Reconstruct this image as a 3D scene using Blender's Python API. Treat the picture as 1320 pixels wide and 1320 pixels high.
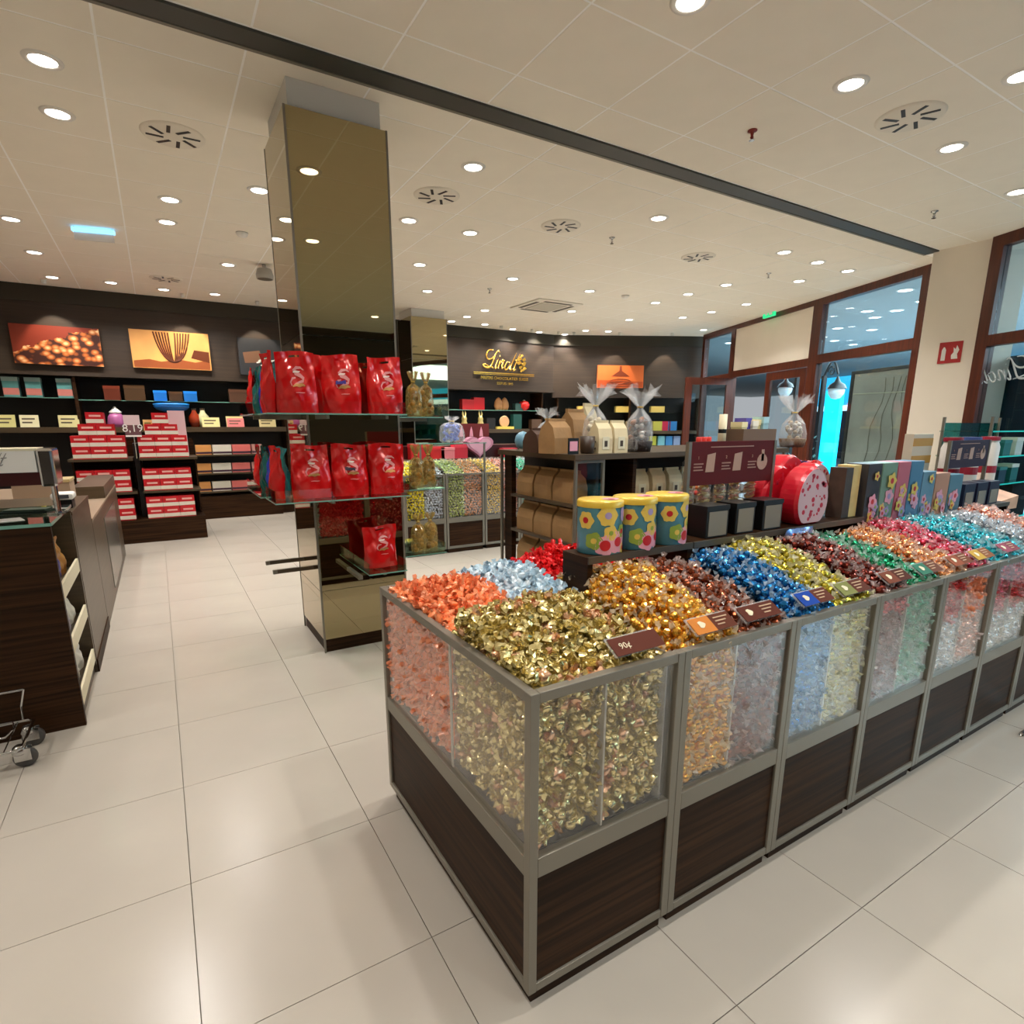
import bpy, math, random
import numpy as np
from mathutils import Vector, Matrix, Euler, Quaternion

for o in list(bpy.data.objects): bpy.data.objects.remove(o)
SC = bpy.context.scene
COL = SC.collection
R = random.Random(7)
NR = np.random.default_rng(11)
rad = math.radians

# ------------------------------------------------------------------ camera, world, exposure
F, CX, CY, CAMH = 738.5, 660.0, 717.4, 1.48
YAW, PIT = rad(31.227), rad(12.925)
cd = bpy.data.cameras.new('camera'); cam = bpy.data.objects.new('camera', cd); COL.objects.link(cam)
cam.location = (0, 0, CAMH); cam.rotation_euler = (rad(90) - PIT, 0, -YAW)
cd.sensor_width = 36; cd.lens = F / 1320 * 36; cd.shift_y = (CY - 660) / 1320
cd.clip_start = 0.05; cd.clip_end = 200
SC.camera = cam
w = bpy.data.worlds.new('world'); SC.world = w; w.use_nodes = True
w.node_tree.nodes['Background'].inputs[0].default_value = (0.9, 0.95, 1, 1)
w.node_tree.nodes['Background'].inputs[1].default_value = 0.3
SC.view_settings.view_transform = 'Standard'; SC.view_settings.look = 'None'
SC.view_settings.gamma = 1; SC.view_settings.use_curve_mapping = False
SC.view_settings.exposure = 0.56
LAMP_W = 62.0            # watts of each ceiling spot
LAMP_C = (1.0, 0.955, 0.905)

# pixel -> world helpers (a pixel only gives a direction; the plane it lies on gives the distance)
_f = Vector((math.sin(YAW) * math.cos(PIT), math.cos(YAW) * math.cos(PIT), -math.sin(PIT)))
_r = Vector((math.cos(YAW), -math.sin(YAW), 0)); _u = _r.cross(_f)
CAM = Vector((0, 0, CAMH))
def ray(x, y): return _r * ((x - CX) / F) - _u * ((y - CY) / F) + _f
def PZ(x, y, z): d = ray(x, y); return CAM + d * ((z - CAMH) / d.z)
def PX(x, y, v): d = ray(x, y); return CAM + d * (v / d.x)
def PY(x, y, v): d = ray(x, y); return CAM + d * (v / d.y)
def PN(x, y, p, n): d = ray(x, y); return CAM + d * ((Vector(p) - CAM).dot(n) / d.dot(n))

# ------------------------------------------------------------------ materials
def lin(c): 
    f = lambda v: v / 12.92 if v <= .04045 else ((v + .055) / 1.055) ** 2.4
    return tuple(f(v / 255) for v in c) + (1,)
MATS = {}
def M(name, col=(128, 128, 128), rough=.5, metal=0, spec=.5, emit=0, ecol=None, var=0, vscale=8, bump=0, bscale=60, coat=0):
    if name in MATS: return MATS[name]
    m = bpy.data.materials.new(name); m.use_nodes = True; nt = m.node_tree; b = nt.nodes['Principled BSDF']
    b.inputs['Base Color'].default_value = lin(col); b.inputs['Roughness'].default_value = rough
    b.inputs['Metallic'].default_value = metal; b.inputs['Specular IOR Level'].default_value = spec
    if coat: b.inputs['Coat Weight'].default_value = coat; b.inputs['Coat Roughness'].default_value = .08
    if emit:
        b.inputs['Emission Color'].default_value = lin(ecol or col); b.inputs['Emission Strength'].default_value = emit
    if var or bump:
        tc = nt.nodes.new('ShaderNodeTexCoord')
        if var:
            n = nt.nodes.new('ShaderNodeTexNoise'); n.inputs['Scale'].default_value = vscale; n.inputs['Detail'].default_value = 4
            nt.links.new(tc.outputs['Object'], n.inputs['Vector'])
            mx = nt.nodes.new('ShaderNodeMix'); mx.data_type = 'RGBA'
            mx.inputs['A'].default_value = lin([max(0, c * (1 - var)) for c in col]); mx.inputs['B'].default_value = lin([min(255, c * (1 + var)) for c in col])
            nt.links.new(n.outputs['Fac'], mx.inputs['Factor']); nt.links.new(mx.outputs['Result'], b.inputs['Base Color'])
        if bump:
            n2 = nt.nodes.new('ShaderNodeTexNoise'); n2.inputs['Scale'].default_value = bscale; n2.inputs['Detail'].default_value = 3
            nt.links.new(tc.outputs['Object'], n2.inputs['Vector'])
            bp = nt.nodes.new('ShaderNodeBump'); bp.inputs['Strength'].default_value = bump; bp.inputs['Distance'].default_value = .01
            nt.links.new(n2.outputs['Fac'], bp.inputs['Height']); nt.links.new(bp.outputs['Normal'], b.inputs['Normal'])
    MATS[name] = m; return m
def wood(name, c1, c2, rough=.4, scale=(2, 2, 60), spec=.5):
    m = bpy.data.materials.new(name); m.use_nodes = True; nt = m.node_tree; b = nt.nodes['Principled BSDF']
    tc = nt.nodes.new('ShaderNodeTexCoord'); mp = nt.nodes.new('ShaderNodeMapping'); mp.inputs['Scale'].default_value = scale
    n = nt.nodes.new('ShaderNodeTexNoise'); n.inputs['Scale'].default_value = 1; n.inputs['Detail'].default_value = 5; n.inputs['Distortion'].default_value = .6
    g = nt.nodes.new('ShaderNodeNewGeometry')
    nt.links.new(g.outputs['Position'], mp.inputs['Vector']); nt.links.new(mp.outputs['Vector'], n.inputs['Vector'])
    r = nt.nodes.new('ShaderNodeValToRGB'); r.color_ramp.elements[0].position = .35; r.color_ramp.elements[1].position = .7
    r.color_ramp.elements[0].color = lin(c1); r.color_ramp.elements[1].color = lin(c2)
    nt.links.new(n.outputs['Fac'], r.inputs['Fac']); nt.links.new(r.outputs['Color'], b.inputs['Base Color'])
    b.inputs['Roughness'].default_value = rough; b.inputs['Specular IOR Level'].default_value = spec
    MATS[name] = m; return m
def glass(name, tint=(255, 255, 255), ior=1.5, gl=(1, 1, 1, 1), rough=0.0):
    m = bpy.data.materials.new(name); m.use_nodes = True; nt = m.node_tree; nt.nodes.remove(nt.nodes['Principled BSDF'])
    t = nt.nodes.new('ShaderNodeBsdfTransparent'); t.inputs[0].default_value = lin(tint)
    g = nt.nodes.new('ShaderNodeBsdfGlossy'); g.inputs['Color'].default_value = gl; g.inputs['Roughness'].default_value = rough
    fr = nt.nodes.new('ShaderNodeFresnel'); ge = nt.nodes.new('ShaderNodeNewGeometry'); mr = nt.nodes.new('ShaderNodeMapRange')
    mr.inputs['To Min'].default_value = ior; mr.inputs['To Max'].default_value = 1 / ior        # same reflectance on both faces of a thin pane
    nt.links.new(ge.outputs['Backfacing'], mr.inputs['Value']); nt.links.new(mr.outputs[0], fr.inputs[0])
    mx = nt.nodes.new('ShaderNodeMixShader'); nt.links.new(fr.outputs[0], mx.inputs[0]); nt.links.new(t.outputs[0], mx.inputs[1]); nt.links.new(g.outputs[0], mx.inputs[2])
    nt.links.new(mx.outputs[0], nt.nodes['Material Output'].inputs[0]); MATS[name] = m; return m
def film(name, col, alpha=.35, rough=.15):            # cellophane: thin, mostly clear, glossy
    m = bpy.data.materials.new(name); m.use_nodes = True; nt = m.node_tree; b = nt.nodes['Principled BSDF']
    b.inputs['Base Color'].default_value = lin(col); b.inputs['Roughness'].default_value = rough; b.inputs['Alpha'].default_value = alpha
    b.inputs['Specular IOR Level'].default_value = .9; MATS[name] = m; return m

mWOOD = wood('dark_wenge', (34, 20, 9), (64, 40, 21), .5, (1.5, 1.5, 55), .12)
mWOOD2 = wood('brown_laminate', (70, 56, 39), (86, 70, 50), .35, (1.5, 1.5, 40))
mWALL = wood('wall_panel', (47, 35, 24), (58, 44, 31), .55, (1.2, 1.2, 40))
mDARK = M('dark_niche', (26, 20, 16), .6)
mBLACK = M('black', (14, 14, 15), .4)
mFRAME = M('grey_metal', (132, 126, 114), .4, .5)
mCHROME = M('chrome', (200, 200, 200), .15, 1)
mMIRROR = M('bronze_mirror', (168, 156, 122), .02, 1)
mGLASS = glass('clear_glass')
mGLASSG = glass('green_glass', (222, 240, 232))
mGEDGE = M('glass_edge', (120, 170, 155), .15, 0, .6)
mWIN = glass('window_glass', (235, 245, 248))
mACRYL = film('acrylic', (235, 235, 235), .28, .1)
mWHITE = M('white', (235, 232, 226), .5)
mCREAM = M('cream', (232, 222, 190), .5)
mPLASTER = M('plaster', (238, 228, 212), .8, var=.02, vscale=3)
mCEIL = M('ceiling_tile', (238, 230, 214), .85, var=.015, vscale=5)
mCGRID = M('ceiling_grid', (255, 253, 248), .8)
mMAHOG = wood('mahogany', (70, 30, 18), (96, 44, 26), .35, (30, 30, 2))
mTILE = M('floor_tile', (186, 178, 166), .24, 0, .5, var=.045, vscale=2.2, bump=.02, bscale=30)
mGROUT = M('grout', (150, 143, 130), .8)

# ------------------------------------------------------------------ mesh builder
class MB:
    def __init__(s): s.v = []; s.f = []; s.m = []
    def add(s, vs, fs, mi=0):
        b = len(s.v); s.v += [tuple(p) for p in vs]
        for f in fs: s.f.append(tuple(i + b for i in f)); s.m.append(mi)
        return s
    def box(s, x0, x1, y0, y1, z0, z1, mi=0):
        v = [(x0, y0, z0), (x1, y0, z0), (x1, y1, z0), (x0, y1, z0), (x0, y0, z1), (x1, y0, z1), (x1, y1, z1), (x0, y1, z1)]
        return s.add(v, [(3, 2, 1, 0), (4, 5, 6, 7), (0, 1, 5, 4), (1, 2, 6, 5), (2, 3, 7, 6), (3, 0, 4, 7)], mi)
    def prism(s, poly, z0, z1, mi=0):           # polygon in xy (ccw)
        n = len(poly); v = [(p[0], p[1], z0) for p in poly] + [(p[0], p[1], z1) for p in poly]
        return s.add(v, [tuple(range(n - 1, -1, -1)), tuple(range(n, 2 * n))] + [(i, (i + 1) % n, n + (i + 1) % n, n + i) for i in range(n)], mi)
    def slab(s, poly, y0, y1, mi=0):            # polygon in xz extruded along y
        n = len(poly); v = [(p[0], y0, p[1]) for p in poly] + [(p[0], y1, p[1]) for p in poly]
        return s.add(v, [tuple(range(n)), tuple(range(2 * n - 1, n - 1, -1))] + [(i, n + i, n + (i + 1) % n, (i + 1) % n) for i in range(n)], mi)
    def lathe(s, prof, n=16, c=(0, 0, 0), mi=0, caps=True, sx=1, sy=1):
        v = []; k = len(prof)
        for i in range(n):
            a = 2 * math.pi * i / n
            for r, z in prof: v.append((c[0] + r * math.cos(a) * sx, c[1] + r * math.sin(a) * sy, c[2] + z))
        f = []
        for i in range(n):
            j = (i + 1) % n
            for q in range(k - 1): f.append((i * k + q, j * k + q, j * k + q + 1, i * k + q + 1))
        if caps:
            f.append(tuple(i * k for i in range(n - 1, -1, -1))); f.append(tuple(i * k + k - 1 for i in range(n)))
        return s.add(v, f, mi)
    def tube(s, pts, r, n=6, mi=0, closed=False):
        pts = [Vector(p) for p in pts]; k = len(pts); v = []
        rs = r if isinstance(r, (list, tuple)) else [r] * k
        up = Vector((0, 0, 1))
        for i, p in enumerate(pts):
            if closed: t = pts[(i + 1) % k] - pts[i - 1]
            else: t = pts[min(i + 1, k - 1)] - pts[max(i - 1, 0)]
            t.normalize(); a = t.cross(up if abs(t.z) < .95 else Vector((1, 0, 0))).normalized(); b = t.cross(a)
            for q in range(n):
                an = 2 * math.pi * q / n; v.append(p + (a * math.cos(an) + b * math.sin(an)) * rs[i])
        f = []
        for i in range(k if closed else k - 1):
            j = (i + 1) % k
            for q in range(n): f.append((i * n + q, i * n + (q + 1) % n, j * n + (q + 1) % n, j * n + q))
        if not closed: f.append(tuple(range(n))); f.append(tuple(range(k * n - 1, (k - 1) * n - 1, -1)))
        return s.add(v, f, mi)
    def grid(s, fn, nu, nv, mi=0, hole=None):
        v = [fn(i / nu, j / nv) for j in range(nv + 1) for i in range(nu + 1)]
        f = [(j * (nu + 1) + i, j * (nu + 1) + i + 1, (j + 1) * (nu + 1) + i + 1, (j + 1) * (nu + 1) + i)
             for j in range(nv) for i in range(nu) if not (hole and hole((i + .5) / nu, (j + .5) / nv))]
        return s.add(v, f, mi)
    def mesh(s, name, mats, smooth=False):
        me = bpy.data.meshes.new(name); me.from_pydata(s.v, [], s.f)
        for m in (mats if isinstance(mats, (list, tuple)) else [mats]): me.materials.append(m)
        me.polygons.foreach_set('material_index', s.m)
        if smooth: me.polygons.foreach_set('use_smooth', [True] * len(s.f))
        me.update(); return me
    def build(s, name, mats, parent=None, loc=(0, 0, 0), rot=(0, 0, 0), smooth=False, bevel=0):
        return obj(name, s.mesh(name, mats, smooth), parent, loc, rot, bevel)
def obj(name, me, parent=None, loc=(0, 0, 0), rot=(0, 0, 0), bevel=0):
    o = bpy.data.objects.new(name, me); COL.objects.link(o); o.parent = parent; o.location = loc; o.rotation_euler = rot
    if bevel:
        b = o.modifiers.new('bevel', 'BEVEL'); b.width = bevel; b.segments = 2; b.limit_method = 'ANGLE'
    return o
def tag(o, label=None, cat=None, group=None, kind=None):
    for k, v in (('label', label), ('category', cat), ('group', group), ('kind', kind)):
        if v: o[k] = v
    return o
def thing(name, label, cat, loc=(0, 0, 0), rz=0, group=None):
    o = bpy.data.objects.new(name, None); COL.objects.link(o); o.location = loc; o.rotation_euler = (0, 0, rz); o.empty_display_size = .05
    return tag(o, label, cat, group)
def struct(name, mb, mats, **k): return tag(mb.build(name, mats, **k), kind='structure')
def dup(root, loc, rz=0, label=None, group=None, scale=None):
    r = root.copy(); COL.objects.link(r); r.location = loc; r.rotation_euler = (0, 0, rz)
    if scale: r.scale = scale
    if label: r['label'] = label
    if group: r['group'] = group
    for ch in list(root.children):
        c = ch.copy(); COL.objects.link(c); c.parent = r
        for g in ch.children:
            d = g.copy(); COL.objects.link(d); d.parent = c
    return r
def B(x0, x1, y0, y1, z0, z1): return MB().box(x0, x1, y0, y1, z0, z1)
def cbox(w, d, h): return MB().box(-w / 2, w / 2, -d / 2, d / 2, 0, h)
_font_cache = {}
def text(body, size, depth=.001, align='CENTER'):      # flat lettering mesh in the xz plane, facing -y
    c = bpy.data.curves.new('t', 'FONT'); c.body = body; c.size = size; c.extrude = depth; c.align_x = align; c.align_y = 'CENTER'; c.resolution_u = 2
    o = bpy.data.objects.new('t', c); COL.objects.link(o)
    dg = bpy.context.evaluated_depsgraph_get(); me = bpy.data.meshes.new_from_object(o.evaluated_get(dg))
    bpy.data.objects.remove(o); bpy.data.curves.remove(c)
    me.transform(Matrix.Rotation(rad(90), 4, 'X')); return me
def put(o, me_mat): o.data.materials.clear(); o.data.materials.append(me_mat); return o
def lettering(body, size, mat, parent, loc, rot=(0, 0, 0), name='lettering', depth=.001):
    me = text(body, size, depth); me.materials.clear(); me.materials.append(mat); return obj(name, me, parent, loc, rot)

# ------------------------------------------------------------------ room shell
HC = 3.33
ga = Vector((8.06, 3.69, 0)); gd = Vector((0.374, 0.927, 0)).normalized(); gn = Vector((gd.y, -gd.x, 0))     # shop front line, outward normal gn
gb = ga + gd * 5.55
YW = 10.5                                            # fascia plane of the far wall
wa = Vector((7.4, YW, 0)); wd = (Vector((10.32, 8.98, 0)) - wa).normalized(); wn = Vector((wd.y, -wd.x, 0)); wn = wn if wn.y < 0 else -wn
ra = Vector((7.5, 2.9, 0)); rb = ra - gd * 8.2       # right-hand window line
ROOM = [(-4.5, -4.7), (rb.x, rb.y), (ra.x, ra.y), (7.5, 3.45), (ga.x, ga.y), (10.14, 8.84), (10.32, 8.98), (7.4, YW), (-4.5, YW)]
def clip(poly, room):                                # Sutherland-Hodgman against convex-ish outline edges on the right side
    for a, b in room:
        out = []; n = len(poly)
        for i in range(n):
            p, q = poly[i], poly[(i + 1) % n]
            sp = (b[0] - a[0]) * (p[1] - a[1]) - (b[1] - a[1]) * (p[0] - a[0]); sq = (b[0] - a[0]) * (q[1] - a[1]) - (b[1] - a[1]) * (q[0] - a[0])
            if sp >= 0: out.append(p)
            if (sp >= 0) != (sq >= 0): t = sp / (sp - sq); out.append((p[0] + (q[0] - p[0]) * t, p[1] + (q[1] - p[1]) * t))
        poly = out
        if len(poly) < 3: return []
    return poly
def poly_area(p): return abs(sum(p[i][0] * p[(i + 1) % len(p)][1] - p[(i + 1) % len(p)][0] * p[i][1] for i in range(len(p)))) / 2
def tiles(parent, name, xs, ys, gap, z0, z1, mat, edges, order):
    cand = []
    for x0, x1 in xs:
        for y0, y1 in ys:
            p = clip([(x0 + gap, y0 + gap), (x1 - gap, y0 + gap), (x1 - gap, y1 - gap), (x0 + gap, y1 - gap)], edges)
            if p and poly_area(p) > .01: cand.append((order((x0 + x1) / 2, (y0 + y1) / 2), x0, y0, p))
    cand.sort(key=lambda c: c[0]); cache = {}; rest = MB()
    for i, (_, x0, y0, p) in enumerate(cand):
        if i >= 300: rest.prism(p, z0, z1); continue
        key = tuple((round(a - x0, 3), round(b - y0, 3)) for a, b in p)
        if key not in cache: cache[key] = MB().prism([(a - x0, b - y0) for a, b in p], z0, z1).mesh(name, mat)
        obj(name, cache[key], parent, (x0, y0, 0))
    if rest.v: tag(rest.build(name + '_field', mat, parent), kind='stuff')
IN_EDGES = [((rb.x, rb.y), (ra.x + .0, ra.y)), ((10.14, 8.84), (10.32, 8.98)), ((10.32, 8.98), (7.4, YW)), ((7.4, YW), (-4.5, YW))]
GL_EDGE = [((ga.x, ga.y), (10.14, 8.84))]
fwd = lambda x, y: (0 if (x * math.sin(YAW) + y * math.cos(YAW)) > 0.3 and abs(math.atan2(x, max(y, .01)) - YAW) < rad(52) else 100) + math.hypot(x, y)
floor = struct('floor', MB().prism([(-4.6, -4.8), (rb.x, rb.y - .1), (9.0, 3.3), (10.6, 9), (10.6, 11.2), (-4.6, 11.2)], -.15, -.012), mGROUT)
fx = [(-.076 + .6 * k, -.076 + .6 * (k + 1)) for k in range(-7, 18)]; fy = [(.72 + .603 * k, .72 + .603 * (k + 1)) for k in range(-9, 18)]
tiles(floor, 'tile', fx, fy, .0013, -.012, 0, mTILE, [((ra.x - gd.x * 8, ra.y - gd.y * 8), (8.06, 3.69)), ((ga.x, ga.y), (10.14, 8.84)), ((11, 10.9), (-5, 10.9))], fwd)
ceiling = struct('ceiling', MB().prism([(-4.6, -4.8), (rb.x + .1, rb.y - .1), (8.2, 3.4), (10.6, 8.9), (10.6, 11.2), (-4.6, 11.2)], HC + .0012, HC + .25), mCGRID)
cx = [(2.54 + .643 * k, 2.54 + .643 * (k + 1)) for k in range(-11, 13)]
cyf = [(2.44 + .638 * k, 2.44 + .638 * (k + 1)) for k in range(-11, 1)] + [(3.078, 3.405)]
cyb = [(3.575, 3.86)] + [(3.86 + .645 * k, 3.86 + .645 * (k + 1)) for k in range(0, 11)]
tiles(ceiling, 'tile', cx, cyf + cyb, .006, HC, HC + .001, mCEIL, [((ra.x - gd.x * 8, ra.y - gd.y * 8), (8.06, 3.69)), ((ga.x, ga.y), (10.14, 8.84)), ((10.32, 8.98), (7.4, YW)), ((7.4, YW), (-4.5, YW))], fwd)
struct('trim_1', B(-4.5, 7.52, 3.415, 3.55, HC - .012, HC + .001), M('channel_dark', (58, 57, 50), .5))
struct('trim_2', B(-4.5, 7.52, 3.552, 3.575, HC - .016, HC + .001), M('channel_edge', (120, 112, 98), .5))

# far wall: fascia above, niche with shelves below
struct('wall_back', B(-4.5, 7.42, YW, YW + .12, 2.19, HC), mWALL)
struct('wall_niche_back', B(-4.5, 7.6, YW + .5, YW + .6, 0, 2.3), mDARK)
struct('trim_3', B(-4.5, 7.42, YW - .02, YW + .01, 3.12, HC), M('shadow_gap_band', (46, 40, 26), .6))  # dark strip whose colour stands in for the shadow gap under the ceiling
struct('trim_4', B(-4.5, 7.42, YW - .025, YW + .5, 2.16, 2.2), mWALL)
L2 = (Vector((10.32, 8.98, 0)) - wa).length; ang2 = math.atan2(wd.y, wd.x)
def bent(name, s0, s1, d0, d1, z0, z1, mat, parent=None):    # box along the angled wall; d = depth behind its face
    o = B(s0, s1, d0, d1, z0, z1).build(name, mat, parent, wa, (0, 0, ang2)); return o
tag(bent('wall_angled', -.02, L2, 0, .12, 2.06, HC, mWALL), kind='structure')
tag(bent('wall_angled_niche', -.2, L2 + .3, .5, .6, 0, 2.2, mDARK), kind='structure')
tag(bent('trim_5', 0, L2, -.02, .01, 3.12, HC, MATS['shadow_gap_band']), kind='structure')  # same painted shadow gap along the angled wall
struct('wall_left', B(-4.6, -4.5, -4.8, 11.2, 0, HC), mPLASTER)
struct('wall_front', B(-4.6, rb.x + .2, -4.8, -4.7, 0, HC), mWALL)
# white pier between the two glazed parts
struct('wall_pier', MB().prism([(7.5, 2.88), (7.9, 2.75), (8.2, 3.35), (8.07, 3.69), (7.5, 3.47)], 0, HC), mPLASTER)

# ------------------------------------------------------------------ ceiling lamps and fittings
def downlight():
    t = thing('downlight', 'round recessed ceiling downlight with a bright lens and pale ring', 'downlight', group='ceiling downlights')
    MB().lathe([(.062, -.004), (.066, -.009), (.088, -.006), (.092, 0)], 20, caps=False).build('ring', M('lamp_ring', (225, 220, 210), .4), t, smooth=True)
    MB().lathe([(.0005, -.0045), (.063, -.0045)], 20, caps=False).build('lens', M('lamp_lens', (255, 250, 245), .3, emit=9, ecol=(255, 246, 236)), t)
    return t
dl0 = downlight()
ld = bpy.data.lights.new('spot', 'SPOT'); ld.energy = LAMP_W; ld.color = LAMP_C; ld.spot_size = rad(125); ld.spot_blend = .9; ld.shadow_soft_size = .05
l = bpy.data.objects.new('lamp_light', ld); COL.objects.link(l); l.parent = dl0; l.location = (0, 0, -.02)
first = True
LPX = [(55,77),(74,146),(14,282),(44,325),(67,357),(219,257),(215,286),(334,245),(294,341),(143,364),(211,373),(277,379),(610,215),(527,284),(606,300),(541,341),(849,281),(1097,108),(1227,190),(1318,97),(1312,247),(890,1),(1011,325),(1054,338),(1093,349),(661,359),(760,375),(551,375),(1030,362),(936,367),(887,379),(962,392),(845,390),(917,402),(811,412),(737,401),(880,409),(907,425),(784,427),(582,414),(602,408),(625,400),(625,418),(661,424),(695,428),(728,431),(755,426)]
LP = [(PZ(x, y, HC).x, PZ(x, y, HC).y) for x, y in LPX]
BEHIND = [(x, y) for x in (-2.3, -.3, 1.6, 3.5) for y in (-3, -1.1, .8) if not (x > 3 and y > .5)] + [(-2.3, 2.8), (-2.3, 5.4), (-2.3, 8), (1.2, 2.5), (5.0, -.6)]
def lamp(x, y, on=True):
    global first
    if first: t = dl0; t.location = (x, y, HC); first = False
    else: t = dup(dl0, (x, y, HC))
for x, y in LP: lamp(x, y)
for x, y in BEHIND: lamp(x, y)
def diffuser(x, y, rz):
    t = thing('air_diffuser', 'round white swirl air diffuser with eight dark slots in the ceiling', 'vent', (x, y, HC), rz, 'ceiling swirl diffusers')
    MB().lathe([(.0005, -.012), (.17, -.012), (.185, -.006), (.19, 0)], 32, caps=False).build('plate', M('vent_white', (228, 220, 204), .6), t, smooth=True)
    me = B(-.011, .011, .055, .155, -.0145, -.0125).mesh('slot', mBLACK)
    for k in range(8): 
        a = k * math.pi / 4; o = obj('slot', me, t, (.03 * math.cos(a), .03 * math.sin(a), 0), (0, 0, a))
    return t
for i, (x, y) in enumerate([(223,174),(563,252),(723,291),(900,331),(1173,151),(214,359)]):
    p = PZ(x, y, HC); diffuser(p.x, p.y, .3 * i)['label'] = 'white swirl air diffuser in the ceiling ' + ['on the aisle side of the mirrored column', 'nearest the counter side of the mirrored column', 'beside a chrome sprinkler', 'before the shop door', 'on the window side of the dark channel', 'above the nut and whisk pictures'][i]
def sprinkler(x, y, red, label):
    p = PZ(x, y, HC)
    t = thing('sprinkler', label, 'sprinkler', p)
    MB().lathe([(.03, 0), (.03, -.006), (.012, -.012), (.008, -.035), (.012, -.04), (.004, -.055)], 12).build('body', M('spr_red', (150, 50, 40), .4) if red else mCHROME, t, smooth=True)
    MB().lathe([(.0005, -.056), (.018, -.056), (.018, -.059), (.0005, -.059)], 12, caps=False).build('deflector', mCHROME, t)
sprinkler(970, 168, True, 'small red ceiling sprinkler head between two downlights')
sprinkler(1205, 272, False, 'small chrome ceiling sprinkler head close to the white pier')
sprinkler(789, 306, False, 'small chrome ceiling sprinkler head beside a swirl air diffuser')
sprinkler(991, 352, False, 'small chrome ceiling sprinkler head in front of the exit sign')
sprinkler(631, 372, False, 'small chrome ceiling sprinkler head near the ceiling cassette')
for x, y, lb in ((312, 300, 'round smoke detector on the ceiling left of the mirrored column'), (806, 381, 'round smoke detector on the ceiling before the angled wall')):
    t = thing('smoke_detector', lb, 'detector', PZ(x, y, HC))
    MB().lathe([(.055, 0), (.055, -.015), (.04, -.035), (.015, -.042), (.001, -.043)], 16, caps=False).build('housing', mWHITE, t, smooth=True)
    MB().lathe([(.058, 0), (.058, -.006)], 16).build('base', M('det_grey', (170, 165, 155), .5), t)
p = PZ(704, 394, HC)
t = thing('ceiling_cassette', 'square ceiling air conditioning cassette with dark outlet slots', 'air conditioner', p)
B(-.42, .42, -.42, .42, -.02, 0).build('panel', M('vent_white'), t, bevel=.01)
B(-.24, .24, -.24, .24, -.028, -.021).build('grille', M('cass_grille', (190, 182, 166), .7), t)
for a in range(4): obj('outlet', B(-.26, .26, -.36, -.30, -.024, -.0205).mesh('outlet', M('outlet_dark', (90, 82, 70), .7)), t, (0, 0, 0), (0, 0, a * math.pi / 2))
p = PZ(340, 341, HC)
t = thing('ceiling_speaker', 'small grey speaker hanging from the ceiling by the column', 'speaker', p)
MB().lathe([(.02, 0), (.02, -.04), (.08, -.05), (.1, -.12), (.095, -.16)], 16).build('body', M('det_grey'), t, smooth=True)
MB().lathe([(.0005, -.161), (.085, -.161)], 16, caps=False).build('grille', M('outlet_dark'), t)
# edge-lit exit sign hanging at the left
p0 = PZ(92, 291, HC); p1 = PZ(147, 296, HC)
t = thing('exit_sign', 'blue lit strip of a suspended exit sign on the left ceiling', 'sign', (p0 + p1) / 2)
L = (p1 - p0).length; a = math.atan2(p1.y - p0.y, p1.x - p0.x)
B(-L / 2, L / 2, -.025, .025, -.045, -.012).build('housing', M('exit_blue', (120, 190, 235), .4, emit=1.6), t, rot=(0, 0, a))
B(-L / 2 + .01, L / 2 - .01, -.004, .004, -.12, -.0455).build('panel', mACRYL, t, rot=(0, 0, a))
for s in (-1, 1): MB().tube([(s * L * .45 * math.cos(a), s * L * .45 * math.sin(a), -.012), (s * L * .45 * math.cos(a), s * L * .45 * math.sin(a), 0)], .004).build('hanger', mCHROME, t)

# ------------------------------------------------------------------ mirrored columns
def column(name, label, x0, x1, y0, y1, ztop, panels):
    t = thing(name, label, 'column', ((x0 + x1) / 2, (y0 + y1) / 2, 0)); w2, d2 = (x1 - x0) / 2, (y1 - y0) / 2
    B(-w2 + .03, w2 - .03, -d2 + .03, d2 - .03, .0, HC - .001).build('core', M('column_grey', (210, 207, 200), .7), t)
    B(-w2 + .012, w2 - .012, -d2 + .012, d2 - .012, 0, .09).build('plinth', mWOOD, t)
    zs = panels
    for q in range(len(zs) - 1):
        z0, z1 = zs[q] + .0015, zs[q + 1] - .0015
        B(-w2 + .008, w2 - .008, -d2, -d2 + .012, z0, z1).build('mirror_panel', mMIRROR, t)
        B(-w2 + .008, w2 - .008, d2 - .012, d2, z0, z1).build('mirror_panel', mMIRROR, t)
        B(-w2, -w2 + .012, -d2 + .008, d2 - .008, z0, z1).build('mirror_panel', mMIRROR, t)
        B(w2 - .012, w2, -d2 + .008, d2 - .008, z0, z1).build('mirror_panel', mMIRROR, t)
    for sx in (-1, 1):
        for sy in (-1, 1):
            x, y = sx * (w2 - .004), sy * (d2 - .004); B(x - .006, x + .006, y - .006, y + .006, 0, ztop).build('corner_trim', mFRAME, t)
    return t
column('mirrored_column', 'tall bronze mirror clad column carrying glass shelves of red bags', .79, 1.375, 3.70, 4.33, 3.18, [.09, .425, 2.0, 3.18])
p = PZ(542, 403, HC)
column('mirrored_column', 'bronze mirror clad column standing before the far wall', 3.72, 4.36, 9.3, 9.9, 3.2, [.09, 2.55, 3.2])

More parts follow.
